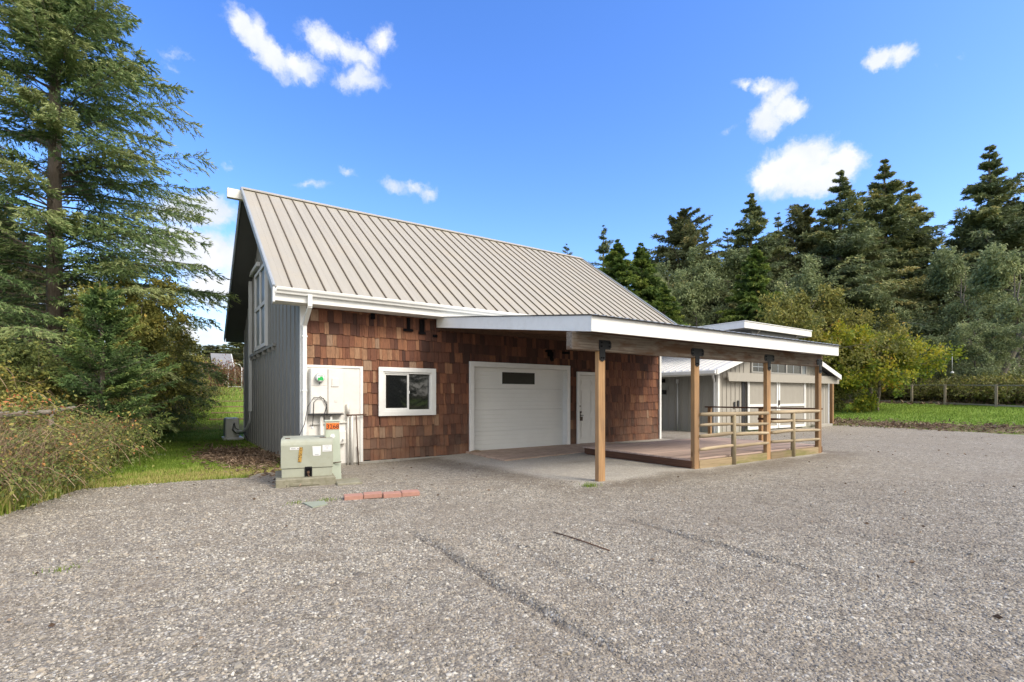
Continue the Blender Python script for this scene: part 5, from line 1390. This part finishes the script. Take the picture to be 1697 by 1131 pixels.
# undergrowth along the left edge: dry arching stems and grass, nobody could count it
def blades(n, px, py, h0, h1, w_, bend, g, mat_, name, tintm, tints, seg=3, parent=None, gpos=None):
    az_ = g.random(n) * 6.283; H_ = g.uniform(h0, h1, n); pz = height(px, py) if gpos is None else gpos
    bd = bend * H_ * g.uniform(.2, 1, n); rows = []
    wd = np.stack([-np.sin(az_ + .6), np.cos(az_ + .6), np.zeros(n)], 1) * w_ * .5
    for k_ in range(seg + 1):
        f = k_ / seg
        c_ = np.stack([px + np.cos(az_) * bd * f ** 2, py + np.sin(az_) * bd * f ** 2, pz + H_ * (f - .25 * bend * f ** 2)], 1)
        rows += [c_ - wd * (1 - f * .9), c_ + wd * (1 - f * .9)]
    V = np.stack(rows, 1).reshape(-1, 3); b0 = (np.arange(n) * 2 * (seg + 1))[:, None]
    F = np.concatenate([np.stack([b0[:, 0] + 2 * k_, b0[:, 0] + 2 * k_ + 1, b0[:, 0] + 2 * k_ + 3, b0[:, 0] + 2 * k_ + 2], 1) for k_ in range(seg)])
    tn = np.tile(np.clip(g.normal(tintm, tints, n), 0, 1), seg)
    me_ = npmesh(name, V, F, mat_, tn); o_ = bpy.data.objects.new(name, me_); put(o_, parent); return o_
g = np.random.default_rng(77)
n = 15000; py = g.uniform(-5.4, 4, n); ex = np.interp(py, [-6, -4.6, -3.2, -1.1, 4], [-7.3, -5.6, -3.95, -3.4, -3.3]); px = ex - np.abs(g.normal(0, 1.3, n))
o = blades(n, px, py, .3, 1.35, .011, .85, g, 'straw', 'dry_undergrowth', .5, .22, 5); o['kind'] = 'stuff'; o['label'] = 'dry tangled stems and tall grass along the left edge of the gravel'
n = 7000; py = g.uniform(-5.4, 2, n); ex = np.interp(py, [-6, -4.6, -3.2, -1.1, 4], [-7.3, -5.6, -3.9, -3.35, -3.2]); px = ex - np.abs(g.normal(0, .35, n)) + .08
o = blades(n, px, py, .12, .5, .010, .7, g, 'grass', 'edge_grass', .82, .22, 4); o['kind'] = 'stuff'; o['label'] = 'green and yellow grass fringe at the gravel edge'
# lawn strip beside the barn
n = 90000; py = -1.2 + 17 * g.random(n) ** 1.35; px = -3.5 + 3.4 * g.random(n)
dd_ = np.exp(-(((px + .9) / 1.0) ** 2 + ((py - 3.4) / 3.2) ** 2)) + .25 * vnoise(px, py, 2.5, 31)
ok = (dd_ < .42 + .2 * g.random(n)) & (sdf(px, py, POLY) < -.02); px, py = px[ok], py[ok]
o = blades(len(px), px, py, .03, .085, .012, .6, g, 'grass', 'lawn_grass', np.clip(.45 + .35 * vnoise(px, py, 1.6, 91) + .5 * np.exp(-((py + .6) / .9) ** 2), .1, .95), .16, 1); o['kind'] = 'stuff'; o['label'] = 'short bright lawn grass between brambles and barn'
n = 60000; px = g.uniform(24, 46, n); py = px * 0 + g.uniform(-22, 12, n)
nz_ = vnoise(px, py, 1.2, 33); ok = (g.random(n) < np.where(px < 29.5, .18 + .35 * (nz_ > .1), 1)) ; px, py = px[ok], py[ok]
o = blades(len(px), px, py, .05, .13, .035, .5, g, 'grass', 'far_lawn_grass', .42, .2, 1); o['kind'] = 'stuff'; o['label'] = 'lawn grass beyond the gravel on the right'
n = 30000; py = 13 + 27 * g.random(n); px = -8 + 14 * g.random(n)
o = blades(n, px, py, .06, .18, .03, .5, g, 'grass', 'bank_grass', .68, .22, 1); o['kind'] = 'stuff'; o['label'] = 'yellowish grass on the bank behind the barn'
# bark and root debris by the side wall, and torn turf on the right
def debris(name, px, py, ln, lab, zup=.03):
    n = len(px); P_ = np.stack([px, py, height(px, py) + g.uniform(0, zup, n)], 1); D_ = np.stack([g.normal(size=n), g.normal(size=n), g.normal(0, .35, n)], 1)
    Lr = ln * g.uniform(.4, 1.4, n); V, F = leaves(P_, D_, Lr, Lr * .3, g); me_ = npmesh(name, V, F, 'litter', g.random(n)); o_ = bpy.data.objects.new(name, me_); put(o_); o_['kind'] = 'stuff'; o_['label'] = lab
n = 7000; debris('bark_debris', -.75 + g.normal(0, .42, n), 2.6 + g.normal(0, 1.5, n), .10, 'brown bark and root debris on bare soil by the side wall', .08)
n = 16000; px = 26.3 + g.normal(0, 1.4, n); py = g.uniform(-18, 6, n); ok = (vnoise(px, py, .9, 35) + g.normal(0, .3, n) > -.1) & (px > 23.6 + .1 * py * (py < 0)); debris('torn_turf', px[ok], py[ok], .17, 'torn brown turf and soil along the edge of the right lawn', .16)
n = 2500; px = g.uniform(46, 50, n); py = g.uniform(-22, 14, n); debris('leaf_litter', px, py, .3, 'leaf litter under the fence', .1)
n = 420; px = g.uniform(-5, 20, n); py = g.uniform(-10.5, -1.2, n); ok = (sdf(px, py, POLY) > .1) & ~((px > 2.9) & (py > -5.2) & (px < 11.3)); px, py = px[ok], py[ok]
P_ = np.stack([px, py, height(px, py) + .036 + g.uniform(0, .01, len(px))], 1); D_ = np.stack([g.normal(size=len(px)), g.normal(size=len(px)), g.normal(0, .15, len(px))], 1); Lr = .045 * g.uniform(.4, 1.3, len(px))
V, F = leaves(P_, D_, Lr, Lr * .55, g); me_ = npmesh('fallen_leaves', V, F, 'litter', g.random(len(px))); o_ = bpy.data.objects.new('fallen_leaves', me_); put(o_); o_['kind'] = 'stuff'; o_['label'] = 'scattered small brown leaves on the gravel'
# scrubby understorey behind the right fence
us = bramble('understorey', 61, 2.6, 2.2, 130, 5200, .20, 'leafolive', tintb=.30)
for k in range(13):
    px_ = 1385 + k * 31; d = float(np.interp(px_, [1385, 1407, 1444, 1511, 1566, 1651, 1745], [52, 50, 45, 41, 38.5, 34.5, 31])) + 2.6 + (k % 3) * 1.3; x, y = at(px_, d)
    tree('scrub_bush', us, x, y, 'brown scrub bush behind the fence, ' + ['left of the autumn tree trunk', 'behind the autumn tree trunk', 'between the autumn tree and first fence post', 'behind the first open fence bay', 'behind the second open fence bay', 'under the small grey willow', 'below the white feeder', 'right of the white feeder', 'beside the dark holly', 'under the bushy willow', 'left of the leaning trunk', 'right of the leaning trunk', 'at the right edge of the view'][k], 'bush', 1.0, k * 1.1, .8 + .25 * (k % 2), 'scrub bushes behind the fence', parts=('foliage', 'stems'))
x, y = at(1622, 45); tree('dark_shrub', ol[1], x, y, 'dark evergreen bush against the right fence', 'bush', 1.3, 2, 1.0)
x, y = at(1405, 44); tree('dark_shrub', ol[1], x, y, 'dark low bush under the autumn tree', 'bush', 1.2, 2.6, .8)
# small tufts in the gravel
for (x, y, n_, h_, lab) in ((3.08, -5.22, 120, .10, 'small green tuft at the foot of the nearest carport post'), (-2.9, -5.63, 40, .06, 'tiny green weed alone in the gravel at left'), (-.5, -4.05, 70, .05, 'yellow-green moss tuft beside the green utility cover'), (-.86, -4.0, 50, .05, 'grassy tuft at the left corner of the utility cover')):
    o = blades(n_, g.normal(x, .07, n_), g.normal(y, .05, n_), h_ * .5, h_, .008, .8, g, 'grass', 'grass_tuft', .6, .2, 2, gpos=np.full(n_, .02)); tagthing(o, lab, 'weed')

# ---------------------------------------------------------------- fences, rail, feeder, far house, steps
fn = thing('rail_fence', 'weathered post and rail fence across the back of the right lawn', 'fence', (46, -1, 0))
FX = [1385, 1407, 1444, 1511, 1566, 1651, 1745]; FD = [52, 50, 45, 41, 38.5, 34.5, 31]
pts = [at(a_, b_) for a_, b_ in zip(FX, FD)]
for i, (x, y) in enumerate(pts):
    zg = float(height(x, y)); mb = MB(); mb.box(x - .07, x + .07, y - .07, y + .07, zg - .1, zg + 1.55, bev=.01)
    build('fence_post', mb, 'fencewood', fn)
for (a_, b_) in zip(pts, pts[1:]):
    za_, zb2 = float(height(*a_)), float(height(*b_))
    for hh_, w_ in ((1.5, .07), (.12, .10)):
        mb = MB(); mb.bar((*a_, za_ + hh_), (*b_, zb2 + hh_), .05, w_); build('fence_rail', mb, 'oldwood', fn)
rf = thing('broken_rail', 'old grey split rail lying across the brambles at the left', 'rail', (-4.5, -.2, 1.1))
mb = MB(); mb.tube([(-6.6, -1.55, 1.08), (-5.2, -.95, 1.09), (-4.3, -.38, 1.12), (-3.9, .3, 1.13), (-3.62, .95, 1.2)], [.05, .048, .045, .04, .025], 8, smooth=False); build('rail', mb, 'oldwood', rf)
mb = MB(); mb.tube([(-5.5, -1.15, -.1), (-5.48, -1.1, 1.06)], .05, 7); mb.tube([(-3.85, .42, -.1), (-3.85, .42, 1.1)], .035, 7); build('stake', mb, 'oldwood', rf)
x, y = at(1578, 39.0); z = 3.33
fd = thing('bird_feeder', 'small white hanging feeder in front of the grey willow', 'bird feeder', (x, y, z))
mb = MB(); mb.tube([(x, y, z - .1), (x, y, z), (x, y, z + .05)], [.10, .12, .03], 10); build('feeder_body', mb, 'plastic', fd)
mb = MB(); mb.tube([(x, y, z + .05), (x, y, z + 1.5)], .016, 6); build('hanger', mb, 'plastic', fd)
# rear fence with an arched gate, far left
fg = thing('garden_fence', 'thin wire garden fence with an arched metal gate on the upper lawn', 'fence', (1, 30, 2))
zg = float(height(1.5, 30))
for k, x in enumerate((-3.5, -2.0, -.4, 1.2, 2.05, 3.6)):
    mb = MB(); mb.tube([(x, 30, zg - .2), (x, 30, zg + 1.55)], .03, 6); build('fence_post', mb, 'lineset', fg)
mb = MB(); mb.tube([(1.2, 30, zg + 1.5), (1.35, 30, zg + 1.75), (1.62, 30, zg + 1.85), (1.9, 30, zg + 1.75), (2.05, 30, zg + 1.5)], .03, 6); mb.tube([(1.2, 30, zg + .15), (2.05, 30, zg + .15)], .02, 6); mb.tube([(1.62, 30, zg + .15), (1.62, 30, zg + 1.8)], .015, 6); build('gate', mb, 'lineset', fg)
mb = MB(); mb.tube([(-3.5, 30, zg + 1.45), (1.2, 30, zg + 1.45)], .012, 5); mb.tube([(2.05, 30, zg + 1.45), (3.6, 30, zg + 1.45)], .012, 5); mb.tube([(-3.5, 30, zg + .75), (1.2, 30, zg + .75)], .01, 5); build('wire', mb, 'lineset', fg)
for k, (x, y) in enumerate(((-2, 33), (.5, 34), (3.2, 34.5), (5.5, 34))):
    tree('hedge_bush', bm_[3], x, y, ['brown hedge bush behind the wire fence, far left', 'brown hedge bush behind the wire fence, second', 'brown hedge bush seen through the arched gate', 'brown hedge bush at the barn corner'][k], 'bush', 2.2, k, 1.7, parts=('foliage', 'stems'))
hs2 = thing('far_house', 'small far house with grey roof and cream gable on the rise', 'house', (3.0, 72, 3))
hz = 2.2
mb = MB(); mb.box(2.7, 4.7, 70.05, 78, hz, 5.6); mb.b.faces.new([mb.b.verts.new(p) for p in ((4.72, 69.9, 5.4), (4.72, 78, 5.4), (4.7, 73.9, 7.55))]); build('walls', mb, 'siding_far', hs2)
mb = MB()
for ya, yb_ in ((69.4, 73.9), (78.4, 73.9)): mb.bar((3.9, ya, 5.3), (3.9, yb_, 7.7), 2.6, .18, up=(0, 0, 1))
build('roof', mb, 'shinglefar', hs2)
mb = MB()
for ya, yb_ in ((69.4, 73.9), (78.4, 73.9)): mb.bar((5.24, ya, 5.3), (5.24, yb_, 7.7), .08, .22)
build('gable_trim', mb, 'white', hs2)
stp = thing('timber_steps', 'terraced landscape timber steps up the grassy bank', 'steps', (.3, 14, .4))
for i in range(4):
    y = 12.9 + i * 1.0; z = .42 + i * .24
    mb = MB(); mb.box(-.9 + .12 * i, 3.5, y, y + .16, z - .18, z + .08, bev=.01); build('timber', mb, 'timber', stp)

# ---------------------------------------------------------------- loose gravel near the camera
def stone_mesh(k):
    b_ = bmesh.new(); bmesh.ops.create_icosphere(b_, subdivisions=1, radius=1); g_ = random.Random(k)
    for v in b_.verts: v.co = Vector((v.co.x * g_.uniform(.75, 1.25), v.co.y * g_.uniform(.65, 1.1), v.co.z * g_.uniform(.5, .8)))
    me_ = bpy.data.meshes.new('gravel_stone'); b_.to_mesh(me_); b_.free(); me_.materials.append(M['pebble']); return me_
g = np.random.default_rng(9)
n = 260000
d = np.sqrt(g.uniform(1.9 ** 2, 8.2 ** 2, n)); u = g.uniform(-1.12, 1.12, n)
s_, c_ = math.sin(.597), math.cos(.597)
gx = -2.2 + d * (s_ + u * c_); gy_ = -10.88 + d * (c_ - u * s_)
ok = (sdf(gx, gy_, POLY) > .06) & (g.random(n) < np.clip((9.0 - d) / 4.5, .15, 1))
for (x0, x1, y0_, y1_) in ((-.95, .35, -3.05, -1.4), (-.38, .75, -4.45, -3.95), (-.83, -.52, -4.45, -4.03), (3.4, 9, -1.95, .1), (5.9, 11.3, -5.02, -1.9), (-1, 12, -.06, 2)):
    ok &= ~((gx > x0) & (gx < x1) & (gy_ > y0_) & (gy_ < y1_))
gx, gy_ = gx[ok], gy_[ok]
und = .006 * vnoise(gx, gy_, 2.5, 8) + .004 * vnoise(gx, gy_, 7, 9)
me = bpy.data.meshes.new('gravel'); me.vertices.add(len(gx)); me.vertices.foreach_set('co', np.stack([gx, gy_, height(gx, gy_) + .022 + und + 1.5 * ruts(gx, gy_)], 1).astype(np.float32).ravel())
for nm, arr, ty in (('sc', np.stack([g.lognormal(0, .38, len(gx)) * .0068] * 3, 1), 'FLOAT_VECTOR'), ('ro', g.uniform(-.5, .5, (len(gx), 3)) * np.array([1, 1, 12.5]), 'FLOAT_VECTOR')):
    a = me.attributes.new(nm, ty, 'POINT'); a.data.foreach_set('vector', arr.astype(np.float32).ravel())
a = me.attributes.new('ix', 'INT', 'POINT'); a.data.foreach_set('value', g.integers(0, 5, len(gx)).astype(np.int32))
go = bpy.data.objects.new('gravel', me); put(go); go['kind'] = 'stuff'; go['label'] = 'loose grey and tan gravel stones'
ng = bpy.data.node_groups.new('scatter_gravel', 'GeometryNodeTree')
ng.interface.new_socket('Geometry', in_out='INPUT', socket_type='NodeSocketGeometry'); ng.interface.new_socket('Geometry', in_out='OUTPUT', socket_type='NodeSocketGeometry')
GN = NT(ng)
gi = GN.n('NodeGroupInput'); gout = GN.n('NodeGroupOutput')
m2p = GN.n('GeometryNodeMeshToPoints'); GN.l(gi.outputs[0], m2p.inputs[0])
iop = GN.n('GeometryNodeInstanceOnPoints'); GN.l(m2p.outputs[0], iop.inputs['Points'])
g2i = GN.n('GeometryNodeGeometryToInstance')
stones = bpy.data.collections.new('gravel_stone_shapes')
for k in range(5):
    so = bpy.data.objects.new('gravel_stone', stone_mesh(k)); stones.objects.link(so)
ci = GN.n('GeometryNodeCollectionInfo'); ci.inputs['Collection'].default_value = stones; ci.inputs['Separate Children'].default_value = True
GN.l(ci.outputs[0], iop.inputs['Instance']); iop.inputs['Pick Instance'].default_value = True
def na(nm, ty):
    x_ = GN.n('GeometryNodeInputNamedAttribute', data_type=ty); x_.inputs[0].default_value = nm; return x_.outputs[0]
GN.l(na('ix', 'INT'), iop.inputs['Instance Index']); GN.l(na('ro', 'FLOAT_VECTOR'), iop.inputs['Rotation']); GN.l(na('sc', 'FLOAT_VECTOR'), iop.inputs['Scale'])
GN.l(iop.outputs[0], gout.inputs[0])
md = go.modifiers.new('scatter', 'NODES'); md.node_group = ng
